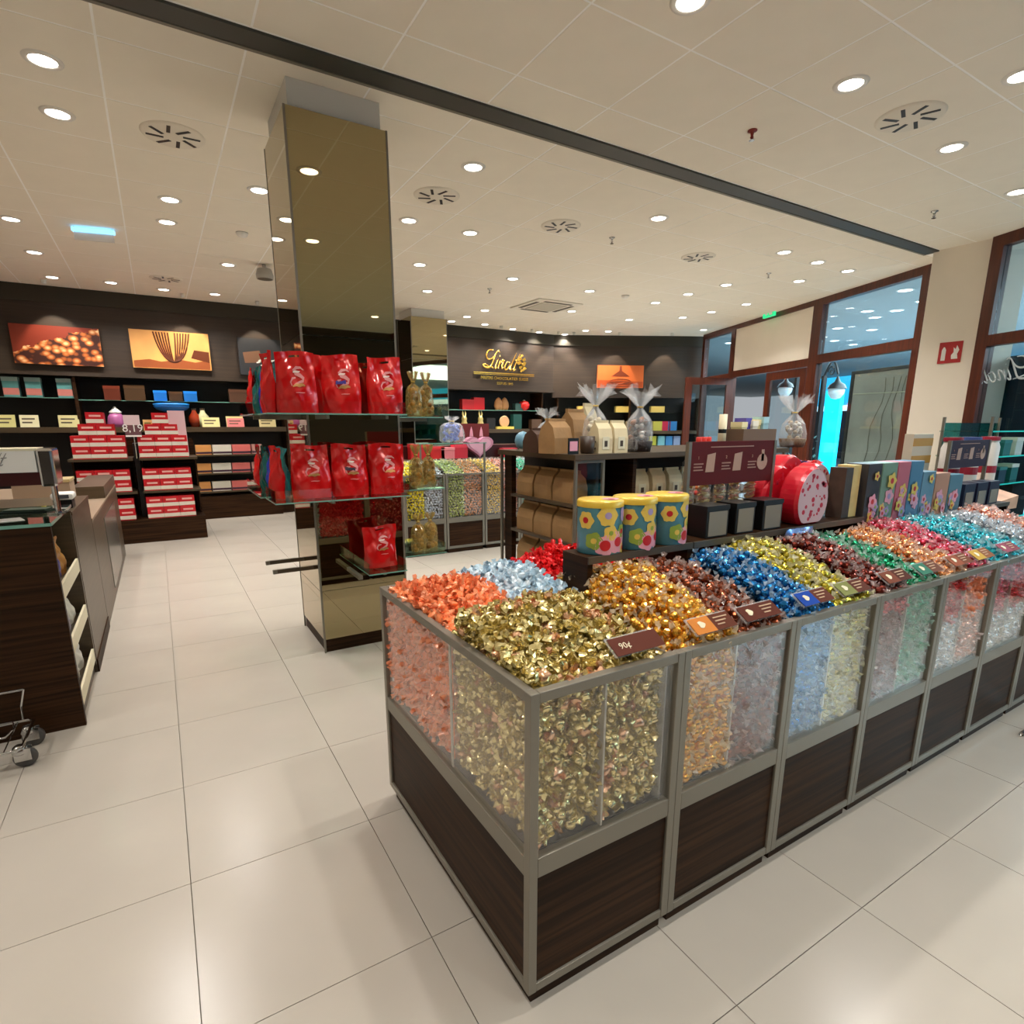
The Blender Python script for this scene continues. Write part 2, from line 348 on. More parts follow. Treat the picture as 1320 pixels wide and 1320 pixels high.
# ------------------------------------------------------------------ shop front glazing and the mall beyond
angG = math.atan2(gd.y, gd.x)
def gbox(name, s0, s1, d0, d1, z0, z1, mat, parent=None, base=None):      # d>0 = outwards
    return B(s0, s1, -d1, -d0, z0, z1).build(name, mat, parent, base or ga, (0, 0, angG))
def gstruct(name, *a, **k): return tag(gbox(name, *a, **k), kind='structure')
w1 = thing('window_1', None, None, ga, angG); tag(w1, kind='structure')
def wpart(par, name, s0, s1, z0, z1, mat=mMAHOG, d0=-.05, d1=.05): return B(s0, s1, -d1, -d0, z0, z1).build(name, mat, par)
for s0, s1, z0, z1 in ((0, .11, 0, HC), (1.85, 2.06, 0, HC), (.11, 1.85, 3.23, HC), (.11, 1.85, 2.39, 2.52), (.11, 1.85, 0, .12)): wpart(w1, 'window_frame', s0, s1, z0, z1)
wpart(w1, 'pane', .11, 1.85, 2.52, 3.23, mWIN, -.006, .006); wpart(w1, 'pane', .11, 1.85, .12, 2.39, mWIN, -.006, .006)
w2 = thing('window_2', None, None, ga, angG); tag(w2, kind='structure')
for s0, s1, z0, z1 in ((4.28, 4.42, 0, HC), (5.46, 5.56, 0, HC), (4.42, 5.46, 3.23, HC), (4.42, 5.46, 2.34, 2.46), (4.42, 5.46, 0, .12), (2.06, 4.28, 3.25, HC), (2.06, 4.28, 2.37, 2.49)): wpart(w2, 'window_frame', s0, s1, z0, z1)
wpart(w2, 'pane', 4.42, 5.46, 2.46, 3.23, mWIN, -.006, .006); wpart(w2, 'pane', 4.42, 5.46, .12, 2.34, mWIN, -.006, .006)
gstruct('wall_over_door', 2.06, 4.28, -.03, .05, 2.49, 3.25, mPLASTER)
def door(name, base, rz, wdt, h):
    t = thing(name, None, None, base, rz); tag(t, kind='structure')
    for x0, x1, z0, z1 in ((0, .13, .01, h), (wdt - .13, wdt, .01, h), (.13, wdt - .13, h - .13, h), (.13, wdt - .13, .01, .25)): B(x0, x1, -.022, .022, z0, z1).build('door_frame', mMAHOG, t)
    B(.13, wdt - .13, -.005, .005, .25, h - .13).build('pane', mWIN, t)
    MB().tube([(wdt - .07, -.03, .9), (wdt - .07, -.07, .92), (wdt - .07, -.07, 1.38), (wdt - .07, -.03, 1.4)], .012).build('door_handle', mCHROME, t)
door('door_1', ga + gd * 2.12, angG, 1.06, 2.36)
door('door_2', ga + gd * 4.22 - gn * .06, angG + rad(90), .96, 2.36)
w3 = thing('window_3', None, None, ra, math.atan2(-gd.y, -gd.x)); tag(w3, kind='structure')
def rpart(name, s0, s1, z0, z1, mat=mMAHOG, t=.05): B(s0, s1, -t, t, z0, z1).build(name, mat, w3)
for s0, s1, z0, z1 in ((0, .13, 0, HC), (.13, 8.2, 3.22, HC), (.13, 8.2, 2.27, 2.38), (.13, 8.2, 0, .12), (2.0, 2.12, 0, HC), (4.0, 4.12, 0, HC), (6, 6.12, 0, HC)): rpart('window_frame', s0, s1, z0, z1)
for q in range(4):
    a0, a1 = [(.13, 2.0), (2.12, 4.0), (4.12, 6.0), (6.12, 8.2)][q]
    rpart('pane', a0, a1, .12, 2.27, mWIN, .006); rpart('pane', a0, a1, 2.38, 3.22, mWIN, .006)

mall_floor = struct('floor_mall', MB().prism([(ga.x + .05, ga.y - 12), (40, -14), (40, 30), (11, 30), (10.7, 9.3)], -.16, -.02), M('mall_floor', (150, 160, 165), .25))
mall_ceil = struct('ceiling_mall', MB().prism([(ra.x + .6, -14), (40, -14), (40, 30), (11.2, 30), (10.6, 9.2), (8.3, 3.5)], 3.6, 3.75), M('mall_ceil', (158, 164, 166), .8))
def mp(s, d, z): q = ga + gd * s + gn * d; return Vector((q.x, q.y, z))
# downlights of the mall
ml = thing('mall_downlight', 'round downlight in the mall ceiling behind the shop front', 'downlight', (0, 0, 3.6), 0, 'mall ceiling downlights')
MB().lathe([(.0005, -.004), (.1, -.004), (.11, 0)], 14, caps=False).build('lens', M('mall_lens', (255, 255, 255), .3, emit=7, ecol=(235, 245, 255)), ml)
MB().lathe([(.1, -.003), (.105, -.01), (.13, -.006), (.132, 0)], 14, caps=False).build('ring', MATS['lamp_ring'], ml)
mpx = [(1167, 374), (1190, 388), (1118, 401), (1156, 400), (1128, 409), (1080, 423), (1124, 425), (1100, 444), (1076, 439), (940, 442)]
for i, (x, y) in enumerate(mpx):
    q = PZ(x, y, 3.6)
    if i == 0: ml.location = q
    else: dup(ml, q)
mld = bpy.data.lights.new('mall', 'AREA'); mld.energy = 850; mld.size = 6; mld.color = (.75, .92, 1)  # unseen area lamps added to brighten the mall, no fixture modelled
for s_, d_ in ((2, 5), (7, 6), (-6, 6)):
    l = bpy.data.objects.new('mall_fill_light', mld); COL.objects.link(l); l.location = mp(s_, d_, 3.55)
# far facades of the mall
mCY = M('cyan_lit', (40, 165, 215), .4, emit=1.0, ecol=(45, 185, 235)); mSTRIP = M('cold_strip', (215, 240, 250), .4, emit=1.3)
fac = thing('mall_shopfront', 'cyan lit shop front across the mall with a dark band below', 'shop front', mp(0, 13, 0), angG)
for nm, s0, s1, z0, z1, d, mat in (('sign_band', -30, 20, 2.35, 3.6, 0, mCY), ('light_strip', -30, 20, 2.1, 2.35, -.1, mSTRIP), ('shop_window', -30, 20, 0, 2.1, .05, M('mall_dark', (24, 44, 62), .15))):
    B(s0, s1, d, d + .2, z0, z1).build(nm, mat, fac)
for k in range(-9, 7): B(k * 3 - .12, k * 3 + .12, -.12, .04, 0, 2.1).build('post', M('mall_post', (90, 120, 135), .5), fac)
# lanterns on scrolled iron brackets
def lantern(px, py, dist, label, side):
    q = PN(px, py, ga + gn * dist, gn); t = thing('street_lantern', label, 'lantern', (q.x, q.y, 0), angG)
    z = q.z
    MB().lathe([(.01, -.15), (.09, -.13), (.15, -.04), (.16, .03), (.12, .10), (.05, .13)], 16, (0, 0, z)).build('globe', M('globe', (205, 212, 216), .3, emit=.25), t, smooth=True)
    MB().lathe([(.19, .06), (.15, .14), (.06, .2), (.02, .3), (.001, .32)], 16, (0, 0, z), caps=False).build('cap', mBLACK, t, smooth=True)
    px_ = side * .42
    B(px_ - .04, px_ + .04, -.04, .04, -.02, z + .35).build('post', mBLACK, t)
    arc = [(px_ + (0 - px_) * k / 12, 0, z + .35 + .28 * math.sin(math.pi * k / 12)) for k in range(13)]
    MB().tube(arc, .022).build('arm', mBLACK, t)
    MB().tube([(px_ * .5 + .12 * math.cos(a * .6) * (1 - a / 16), 0, z + .42 + .12 * math.sin(a * .6) * (1 - a / 16)) for a in range(15)], .014).build('scroll', mBLACK, t)
lantern(1012, 503, 2.6, 'black iron lantern with pale globe seen through the open door', -1)
lantern(1078, 505, 2.6, 'black iron lantern with pale globe beside the printed hoarding', 1)
# printed hoarding standing in the mall
q0 = PN(1088, 592, ga + gn * 1.1, gn); q1 = PN(1172, 592, ga + gn * 1.1, gn); ztop = PN(1093, 484, ga + gn * 1.1, gn).z
s0 = (q0 - ga).dot(gd); s1 = (q1 - ga).dot(gd) - .6; s0, s1 = min(s0, s1), max(s0, s1)
t = thing('printed_hoarding', 'tall grey printed fabric hoarding standing outside the window', 'hoarding', mp(0, 1.1, 0), angG)
B(s0, s1, -.02, .02, .02, ztop).build('fabric', M('hoard', (190, 180, 164), .7, var=.25, vscale=1.6), t)
for a in (s0, s1): B(a - .03, a + .03, -.04, .04, -.02, ztop + .05).build('post', M('hoard_post', (70, 66, 60), .5), t)
B(s0, s1, -.035, .035, ztop, ztop + .05).build('top_rail', M('hoard_post'), t)
MB().tube([(s0 + .05, .026, 1.95), (s1 - .05, .026, 1.98)], .008).build('seam', mCREAM, t)
for k in range(5):
    x0 = s0 + (s1 - s0) * (.25 + .13 * k)
    MB().tube([(x0 + .05 * math.sin(j * 1.3 + k) - .02 * j * (k - 2), .026, .9 + (ztop - 1.0) / 7 * j) for j in range(8)], .004).build('printed_branch', M('branch', (146, 132, 110), .7), t)
q = PN(1070, 560, ga + gn * 4, gn); t = thing('light_panel', 'tall bright cyan light panel outside the window', 'light panel', (q.x, q.y, 0), angG)
B(-.26, .26, -.05, .05, .1, 2.3).build('panel', M('cyan_bright', (20, 200, 245), .4, emit=1.1, ecol=(10, 195, 245)), t); B(-.3, .3, -.09, .09, -.02, .1).build('foot', mBLACK, t)
q = PN(1035, 580, ga + gn * 1.6, gn); t = thing('mall_planter', 'dark planter with teal foliage outside the shop front', 'planter', (q.x, q.y, -.02), angG)
MB().lathe([(.2, 0), (.28, .5), (.3, .52)], 14).build('pot', mBLACK, t, smooth=True)
mb = MB()
for k in range(90):
    a = R.uniform(0, 6.28); rr = R.uniform(.02, .3); zz = R.uniform(.5, 1.35); e = R.uniform(0, 6.28); c = Vector((rr * math.cos(a), rr * math.sin(a), zz)); d = Vector((math.cos(e), math.sin(e), R.uniform(-.5, .8))) * .12; n = d.cross(Vector((0, 0, 1))).normalized() * .03
    mb.add([c, c + d * .5 + n, c + d, c + d * .5 - n], [(0, 1, 2, 3)])
tag(mb.build('foliage', M('teal_leaf', (40, 90, 84), .5), t), kind='stuff')
# dark display screen and lettering seen in the right-hand window
def script_strokes():
    S = [[(490,240),(470,225),(440,250),(400,330),(360,400),(310,415),(262,402),(250,386),(280,380),(340,400),(400,415)],
         [(440,250),(390,305),(335,322),(302,302),(305,255),(345,222),(400,222)], [(470,312),(425,400),(432,416),(455,400)], [(492,280),(488,288)],
         [(505,320),(465,415)], [(478,388),(515,340),(545,328),(548,345),(515,405),(525,415),(548,402)],
         [(640,348),(606,340),(575,372),(562,410),(578,427),(605,415),(645,355)], [(738,232),(640,412),(650,427),(674,412)], [(792,240),(696,412),(702,430),(730,414)], [(712,318),(790,310)]]
    return S
def script_letters(parent, mat, u, depth, cxp=510, cyp=430, mirror=1):
    for i, st in enumerate(script_strokes()):
        pts = [Vector((mirror * (a - cxp) * u, 0, (cyp - b) * u)) for a, b in st]
        fine = []
        for k in range(len(pts) - 1):
            p0, p1, p2, p3 = pts[max(k - 1, 0)], pts[k], pts[k + 1], pts[min(k + 2, len(pts) - 1)]
            for j in range(4):
                t_ = j / 4; fine.append(.5 * ((2 * p1) + (p2 - p0) * t_ + (2 * p0 - 5 * p1 + 4 * p2 - p3) * t_ * t_ + (3 * p1 - p0 - 3 * p2 + p3) * t_ ** 3))
        fine.append(pts[-1]); n = len(fine); wd_ = [u * (4 + 7 * math.sin(math.pi * min(1, (k + .5) / n))) for k in range(n)]
        mb = MB(); mb.tube(fine, wd_, 6); mb.v = [(x, y * depth, z) for x, y, z in mb.v]; mb.build('letter_stroke', mat, parent, smooth=True)
t = thing('window_lettering', 'white script shop name on the glass, reading in reverse from inside', 'lettering', tuple(PN(1291, 492, ra - gn * .012, gn)), math.atan2(gd.y, gd.x))
script_letters(t, M('vinyl', (176, 188, 194), .5), .0011, .05, mirror=1)
for o_ in t.children: o_.location = (0, .012, 0)
q = PN(1312, 520, ra + gn * .5, gn); t = thing('display_screen', 'dark blue display screen standing outside the right-hand window', 'screen', (q.x, q.y, 0), angG)
B(-.45, .3, -.05, .05, .9, 2.2).build('panel', M('screen_dark', (8, 40, 58), .1), t); B(-.2, .1, -.1, .1, -.02, .9).build('stand', mBLACK, t)
q = ra + gn * 3.5 - gd * .5; t = thing('mall_partition', 'grey blue partition wall of the mall behind the right window', 'partition', (q.x, q.y, 0), angG)
B(-4, .9, -.05, .05, -.02, 2.25).build('panel', M('part_grey', (104, 128, 142), .5), t); B(-4, .9, -.07, .07, 2.25, 2.42).build('light_strip', mSTRIP, t)
# green exit sign on the glazing and fire sign on the pier
q = PN(992, 403, ga - gn * .12, gn)
t = thing('exit_sign', 'small green lit exit sign above the shop door', 'sign', tuple(q), angG)
B(-.16, .16, -.02, .02, -.07, .09).build('housing', M('exit_green', (30, 170, 110), .4, emit=1.2), t)
B(-.11, -.02, .021, .024, -.045, .06).build('door_symbol', mWHITE, t)
MB().slab([(.02, -.03), (.06, -.03), (.06, -.045), (.10, -.005), (.06, .035), (.06, .02), (.02, .02)], .021, .024).build('arrow_symbol', mWHITE, t)
B(-.03, .03, -.015, .015, .09, .3).build('bracket', mCHROME, t)
a0 = PX(1212, 443, 7.49); a1 = PX(1237, 466, 7.49)
t = thing('fire_sign', 'red square fire extinguisher sign on the white pier', 'sign', (7.496, (a0.y + a1.y) / 2, (a0.z + a1.z) / 2), rad(-90))
B(-.11, .11, -.004, .003, -.11, .11).build('plate', M('fire_red', (176, 44, 46), .4), t)
for k in range(1): MB().slab([(-.08, -.08), (-.04, -.08), (-.04, .03), (-.055, .06), (-.065, .06), (-.08, .03)], -.006, -.0045).build('extinguisher_symbol', mWHITE, t)
MB().slab([(.02, -.07), (.08, -.07), (.07, -.02), (.085, .02), (.06, .07), (.05, .03), (.03, .05), (.035, 0), (.015, -.03)], -.006, -.0045).build('flame_symbol', mWHITE, t)

# ------------------------------------------------------------------ sweets
def ico(r, sub=1):
    ph = (1 + 5 ** .5) / 2
    v = [Vector(q).normalized() * r for q in ((-1, ph, 0), (1, ph, 0), (-1, -ph, 0), (1, -ph, 0), (0, -1, ph), (0, 1, ph), (0, -1, -ph), (0, 1, -ph), (ph, 0, -1), (ph, 0, 1), (-ph, 0, -1), (-ph, 0, 1))]
    f = [(0, 11, 5), (0, 5, 1), (0, 1, 7), (0, 7, 10), (0, 10, 11), (1, 5, 9), (5, 11, 4), (11, 10, 2), (10, 7, 6), (7, 1, 8), (3, 9, 4), (3, 4, 2), (3, 2, 6), (3, 6, 8), (3, 8, 9), (4, 9, 5), (2, 4, 11), (6, 2, 10), (8, 6, 7), (9, 8, 1)]
    for _ in range(sub):
        c = {}; nf = []
        def mid(a, b):
            k = (min(a, b), max(a, b))
            if k not in c: v.append(((v[a] + v[b]) / 2).normalized() * r); c[k] = len(v) - 1
            return c[k]
        for a, b, d in f: x, y, z = mid(a, b), mid(b, d), mid(d, a); nf += [(a, x, z), (b, y, x), (d, z, y), (x, y, z)]
        f = nf
    return v, f
def truffle(rng, r=.016, tail=.017, sub=1):                  # foil ball with two flared twists of clear wrapper
    mb = MB(); v, f = ico(r, sub); mb.add([(p.x * 1.12, p.y, p.z) for p in v], f, 0)
    for sgn in (-1, 1):
        n = 7; ring = []; base = []
        for k in range(n):
            a = 2 * math.pi * k / n; fl = rng.uniform(.55, 1.15)
            base.append((sgn * r * 1.05, .004 * math.cos(a), .004 * math.sin(a)))
            ring.append((sgn * (r * 1.05 + tail * rng.uniform(.6, 1.1)),   .0165 * fl * math.cos(a), .004 * fl * math.sin(a) + (.0045 if k % 2 else -.0045)))
        mb.add(base + ring, [(k, (k + 1) % n, n + (k + 1) % n, n + k) for k in range(n)], 1)
    return mb
def foil_square(rng, w=.0145, h=.006):                         # square chocolate in crumpled gold foil with turned-up corners
    mb = MB(); k = 4
    def top(sgn):
        def fn(a, b):
            x, y = (a - .5) * 2, (b - .5) * 2; e = max(abs(x), abs(y)); c = abs(x * y)
            z = h * (1 - e ** 5) * sgn + .005 * c * c + rng.uniform(-.0012, .0012)
            return (x * w * (1 - .08 * e) + rng.uniform(-.0006, .0006), y * w, z)
        return fn
    mb.grid(top(1), k, k); mb.grid(top(-1), k, k)
    a = rng.uniform(0, 6.28); n = 6
    ring0 = [(w * .55 + .004 * math.cos(q), .006 * math.sin(q), h * .6 + .002 * math.sin(q)) for q in (2 * math.pi * j / n for j in range(n))]
    ring1 = [(w * .75 + .0085 * math.cos(q) * rng.uniform(.7, 1.2), .011 * math.sin(q) * rng.uniform(.7, 1.2), h + .010 + rng.uniform(-.002, .003)) for q in (2 * math.pi * j / n for j in range(n))]
    mb.add(ring0 + ring1, [(j, (j + 1) % n, n + (j + 1) % n, n + j) for j in range(n)], 0)
    return mb
def crumple(rng, r=.0145):                                     # softly crumpled twist wrap
    mb = MB(); v, f = ico(r, 1); mb.add([(p.x * 1.25 * rng.uniform(.8, 1.15), p.y * rng.uniform(.75, 1.1), p.z * .8 * rng.uniform(.75, 1.1)) for p in v], f, 0)
    for sgn in (-1, 1):
        n = 6
        base = [(sgn * r * 1.0, .005 * math.cos(a), .005 * math.sin(a)) for a in (2 * math.pi * k / n for k in range(n))]
        ring = [(sgn * (r * 1.1 + .018 * rng.uniform(.6, 1.2)), .013 * rng.uniform(.5, 1.2) * math.cos(a), .008 * math.sin(a) + rng.uniform(-.004, .004)) for a in (2 * math.pi * k / n for k in range(n))]
        mb.add(base + ring, [(k, (k + 1) % n, n + (k + 1) % n, n + k) for k in range(n)], 1)
    return mb
def foil(name, c, metal=.85, rough=.22): return M('foil_' + name, c, rough, metal, .6)
def wrapm(name, c): 
    t = [int(v * .3 + 240 * .7) for v in c]; return film('wrap_' + name, t, .48, .14)
KINDS = {}
def kind(name, maker, col, tailcol=None, metal=.85, rough=.22, n=4):
    rng = random.Random(hash(name) % 1000 if False else sum(map(ord, name)))
    mats = [foil(name, col, metal, rough), wrapm(name, tailcol or col)]
    KINDS[name] = ([maker(rng) for _ in range(n)], mats, [])
for nm, c in (('gold', (226, 168, 66)), ('copper', (128, 62, 34)), ('blue', (30, 110, 170)), ('lime', (186, 172, 60)), ('maroon', (110, 44, 34)), ('green', (30, 140, 96)), ('peach', (222, 150, 98)), ('pink', (206, 70, 92)), ('turquoise', (40, 165, 180)), ('silver', (188, 196, 204)), ('rose', (222, 160, 140)), ('ruby', (196, 24, 30)), ('white', (214, 218, 220)), ('yellow', (220, 200, 40))):
    kind(nm, truffle, c)
kind('square', foil_square, (228, 212, 150), metal=.85, rough=.2, n=6)
kind('orange', crumple, (246, 138, 82), (244, 150, 110), metal=.1, rough=.3)
kind('sky', crumple, (214, 230, 240), (220, 236, 244), metal=.15, rough=.25)
kind('red', crumple, (226, 24, 32), (236, 60, 60), metal=.25, rough=.25)
def tailfix():
    for nm, c in (('orange', (246, 160, 116)), ('sky', (198, 222, 236)), ('red', (230, 40, 44))):
        KINDS[nm][1][1] = M('wrapc_' + nm, c, .2, .1, .8)
tailfix()
def foil_cup(rng, w=.011, h=.017):                             # folded foil cup, open at one end
    mb = MB(); n = 8; rings = []
    for k, (sc, z) in enumerate(((.9, -h * .5), (1.0, -h * .1), (1.15, h * .3), (1.35, h * .5), (1.05, h * .35), (.75, -h * .2))):
        for j in range(n):
            a = 2 * math.pi * j / n; sq = 1 / max(abs(math.cos(a)), abs(math.sin(a))) ** .7
            rings.append((w * sc * sq * math.cos(a) * rng.uniform(.88, 1.12), w * sc * sq * math.sin(a) * .8 * rng.uniform(.88, 1.12), z + rng.uniform(-.0012, .0012)))
    mb.add(rings, [(k * n + j, k * n + (j + 1) % n, (k + 1) * n + (j + 1) % n, (k + 1) * n + j) for k in range(5) for j in range(n)] + [tuple(range(n - 1, -1, -1)), tuple(range(5 * n, 6 * n))]); return mb
_rq = random.Random(5); KINDS['square'][0][:] = [foil_square(_rq), foil_cup(_rq), foil_cup(_rq), foil_square(_rq), foil_cup(_rq), foil_square(_rq), foil_cup(_rq), foil_square(_rq), foil_cup(_rq), foil_square(_rq)]
KINDS['square'][1].append(M('foil_rose_gold', (226, 178, 140), .22, .75, .6)); KINDS['square'][0][9].m = [2] * len(KINDS['square'][0][9].m)
def rquat(rng): 
    q = rng.normal(size=4); return q / np.linalg.norm(q)
def stuff_mesh(name, kindn, pos, rng, squash=None):
    mbs, mats, _ = KINDS[kindn]
    arrs = [(np.array(m.v, np.float32), m.f, np.array(m.m)) for m in mbs]
    V = []; LT = []; LI = []; MI = []; base = 0
    for p in pos:
        a, f, mi = arrs[rng.integers(len(arrs))]
        q = rquat(rng); w_, x, y, z = q
        Rm = np.array([[1 - 2 * (y * y + z * z), 2 * (x * y - z * w_), 2 * (x * z + y * w_)], [2 * (x * y + z * w_), 1 - 2 * (x * x + z * z), 2 * (y * z - x * w_)], [2 * (x * z - y * w_), 2 * (y * z + x * w_), 1 - 2 * (x * x + y * y)]], np.float32)
        vv = a @ Rm.T
        if squash is not None: vv = vv * squash
        V.append(vv + np.array(p, np.float32)); 
        for t_ in f: LI.extend([i + base for i in t_]); LT.append(len(t_))
        MI.append(mi); base += len(a)
    me = bpy.data.meshes.new(name); V = np.concatenate(V); LT = np.array(LT); MI = np.concatenate(MI)
    me.vertices.add(len(V)); me.vertices.foreach_set('co', V.ravel()); me.loops.add(len(LI)); me.loops.foreach_set('vertex_index', LI)
    me.polygons.add(len(LT)); me.polygons.foreach_set('loop_start', np.concatenate([[0], np.cumsum(LT)[:-1]])); me.polygons.foreach_set('material_index', MI)
    for m in mats: me.materials.append(m)
    me.update(calc_edges=True); me.validate(); return me
def shared(kindn, name):
    mbs, mats, cache = KINDS[kindn]
    if not cache: cache += [m.mesh(name, mats) for m in mbs]
    return cache
def heap(kindn, name, label, group, x0, x1, y0, y1, hf, sp=.029, loose=True, under=2, core_mat=None, maxn=300, inset=.012):
    """individual sweets over the top of a bin, deeper layers as one mass, and a body under them"""
    cache = shared(kindn, name); pts = []
    ny = max(1, int((y1 - y0) / (sp * .87))); nx = max(1, int((x1 - x0) / sp))
    for j in range(ny + 1):
        for i in range(nx + 1):
            x = x0 + inset + (x1 - x0 - 2 * inset) * min(1, (i + .5 * (j % 2)) / max(nx, 1)) + NR.uniform(-.006, .006); y = y0 + inset + (y1 - y0 - 2 * inset) * j / ny + NR.uniform(-.006, .006)
            x = min(max(x, x0 + inset), x1 - inset); y = min(max(y, y0 + inset), y1 - inset)
            pts.append((x, y))
    pts.sort(key=lambda p: p[1] * .8 + p[0] * .5); deep = []
    for i, (x, y) in enumerate(pts):
        z = hf(x, y) + NR.uniform(-.006, .012)
        if i < maxn and loose:
            o = obj(name, cache[NR.integers(len(cache))], None, (x, y, z)); o.rotation_mode = 'QUATERNION'; o.rotation_quaternion = tuple(rquat(NR)); tag(o, label, name.split('_')[-1], group)
        else: deep.append((x, y, z))
        for k in range(1, under + 1): deep.append((min(max(x + NR.uniform(-.014, .014), x0 + inset), x1 - inset), min(max(y + NR.uniform(-.014, .014), y0 + inset), y1 - inset), z - .019 * k))
    return deep
def facewall(x0, x1, z0, z1, y, dirn, sp=.026, layers=2, axis='y'):
    out = []
    for L_ in range(layers):
        nz = int((z1 - z0) / (sp * .87)); nx = max(1, int((x1 - x0) / sp))
        for j in range(nz + 1):
            for i in range(nx + 1):
                a = min(max(x0 + (x1 - x0) * (i + .5 * (j % 2)) / nx + NR.uniform(-.007, .007), x0), x1); zz = z0 + (z1 - z0) * j / max(nz, 1) + NR.uniform(-.006, .006)
                dd = y + dirn * (.02 * L_ + NR.uniform(0, .016)); out.append((a, dd, zz) if axis == 'y' else (dd, a, zz))
    return out

# ------------------------------------------------------------------ the long sweet counter
X0, Y0, TOPZ, UW, Y1 = .647, .987, .889, .4955, 2.03
RAIL0, RAIL1 = .395, .45; YM0, YM1 = 1.45, 1.5
def bin_unit(i, label, left_end=False):
    t = thing('sweet_bin_unit', label, 'display counter', (X0 + UW * i, Y0, 0), 0, 'units of the sweet counter'); W_ = UW; D = Y1 - Y0; e = .026
    B(.02, W_ - .012, .02, D - .02, 0, .058).build('plinth', mWOOD, t)
    for x in ((0, W_ - e) if True else ()):
        for y in (0, D - e): B(x + .0005, x + e - .0005, y, y + e, .05, TOPZ).build('post', mFRAME, t, bevel=.002)
    for y in (0, D - e):
        for z0, z1 in ((TOPZ - .026, TOPZ), (RAIL0, RAIL1), (.05, .075)): B(e, W_ - e, y + .001, y + e, z0, z1).build('rail', mFRAME, t, bevel=.002)
        yy = y + (.008 if y == 0 else .006); B(e, W_ - e, yy, yy + .012, .075, RAIL0).build('wood_panel', mWOOD, t)
        yg = y + .009 if y == 0 else y + .012; B(e, W_ - e, yg, yg + .005, RAIL1, TOPZ - .026).build('glass_pane', mGLASS, t)
    B(e, W_ - e, .03, D - .03, RAIL1 - .012, RAIL1).build('bin_floor', mBLACK, t)
    # acrylic trays that hold the sweets
    xm = W_ / 2 - .012
    B(xm - .003, xm + .003, .016, YM0 - Y0, RAIL1, TOPZ - .03).build('divider', M('divider_acrylic', (176, 170, 158), .25), t)
    B(W_ - .052, W_ - .048, .016, YM0 - Y0, RAIL1, TOPZ - .03).build('divider', mACRYL, t)
    B(.028, W_ - .05, YM0 - Y0, YM0 - Y0 + .004, RAIL1, TOPZ - .03).build('divider', mACRYL, t)
    if left_end:
        for z0, z1 in ((TOPZ - .026, TOPZ), (RAIL0, RAIL1), (.05, .075)): B(.001, e, e, D - e, z0, z1).build('rail', mFRAME, t, bevel=.002)
        B(.008, .02, e, D - e, .075, RAIL0).build('wood_panel', mWOOD, t); B(.009, .014, e, D - e, RAIL1, TOPZ - .026).build('glass_pane', mGLASS, t)
        B(.016, .02, YM0 - Y0 - .006, YM0 - Y0 + .006, RAIL1, TOPZ - .03).build('divider', M('divider_acrylic'), t)
    else:
        B(.008, .014, e, D - e, .06, TOPZ - .03).build('side_panel', mFRAME, t)
    return t
UNITS = ['corner sweet counter unit filled with gold foil squares', 'sweet counter unit filled with gold and copper truffles', 'sweet counter unit filled with blue and lime truffles',
         'sweet counter unit filled with maroon and green truffles', 'sweet counter unit filled with peach and pink truffles', 'sweet counter unit filled with turquoise truffles', 'sweet counter unit filled with silver and rose truffles', 'last sweet counter unit at the window end']
for i, lb in enumerate(UNITS): bin_unit(i, lb, i == 0)
def ramp(z0, z1, ya, yb, bump=.012):
    return lambda x, y: z0 + (z1 - z0) * min(1, max(0, (y - ya) / (yb - ya))) ** .85 + bump * math.sin(x * 37 + y * 23) * .5
def massed(name, label, cat, kindn, pts, core=None):
    me = stuff_mesh(name, kindn, pts, NR)
    if core: pass
    return tag(obj(name, me), label, cat, None, 'stuff')
def core_body(name, label, kindn, x0, x1, y0, y1, hf, zb):
    def fn(a, b): x, y = x0 + (x1 - x0) * a, y0 + (y1 - y0) * b; return (x, y, hf(x, y) - .06)
    mb = MB(); mb.grid(fn, 8, 8)
    n = 9
    rim = [j for j in range(n)] + [n * j + n - 1 for j in range(1, n)] + [n * (n - 1) + j for j in range(n - 2, -1, -1)] + [n * j for j in range(n - 2, 0, -1)]
    k = len(mb.v); low = [(mb.v[r][0], mb.v[r][1], zb) for r in rim]; mb.v += low
    for j in range(len(rim)): mb.f.append((rim[j], k + j, k + (j + 1) % len(rim), rim[(j + 1) % len(rim)])); mb.m.append(0)
    return mb
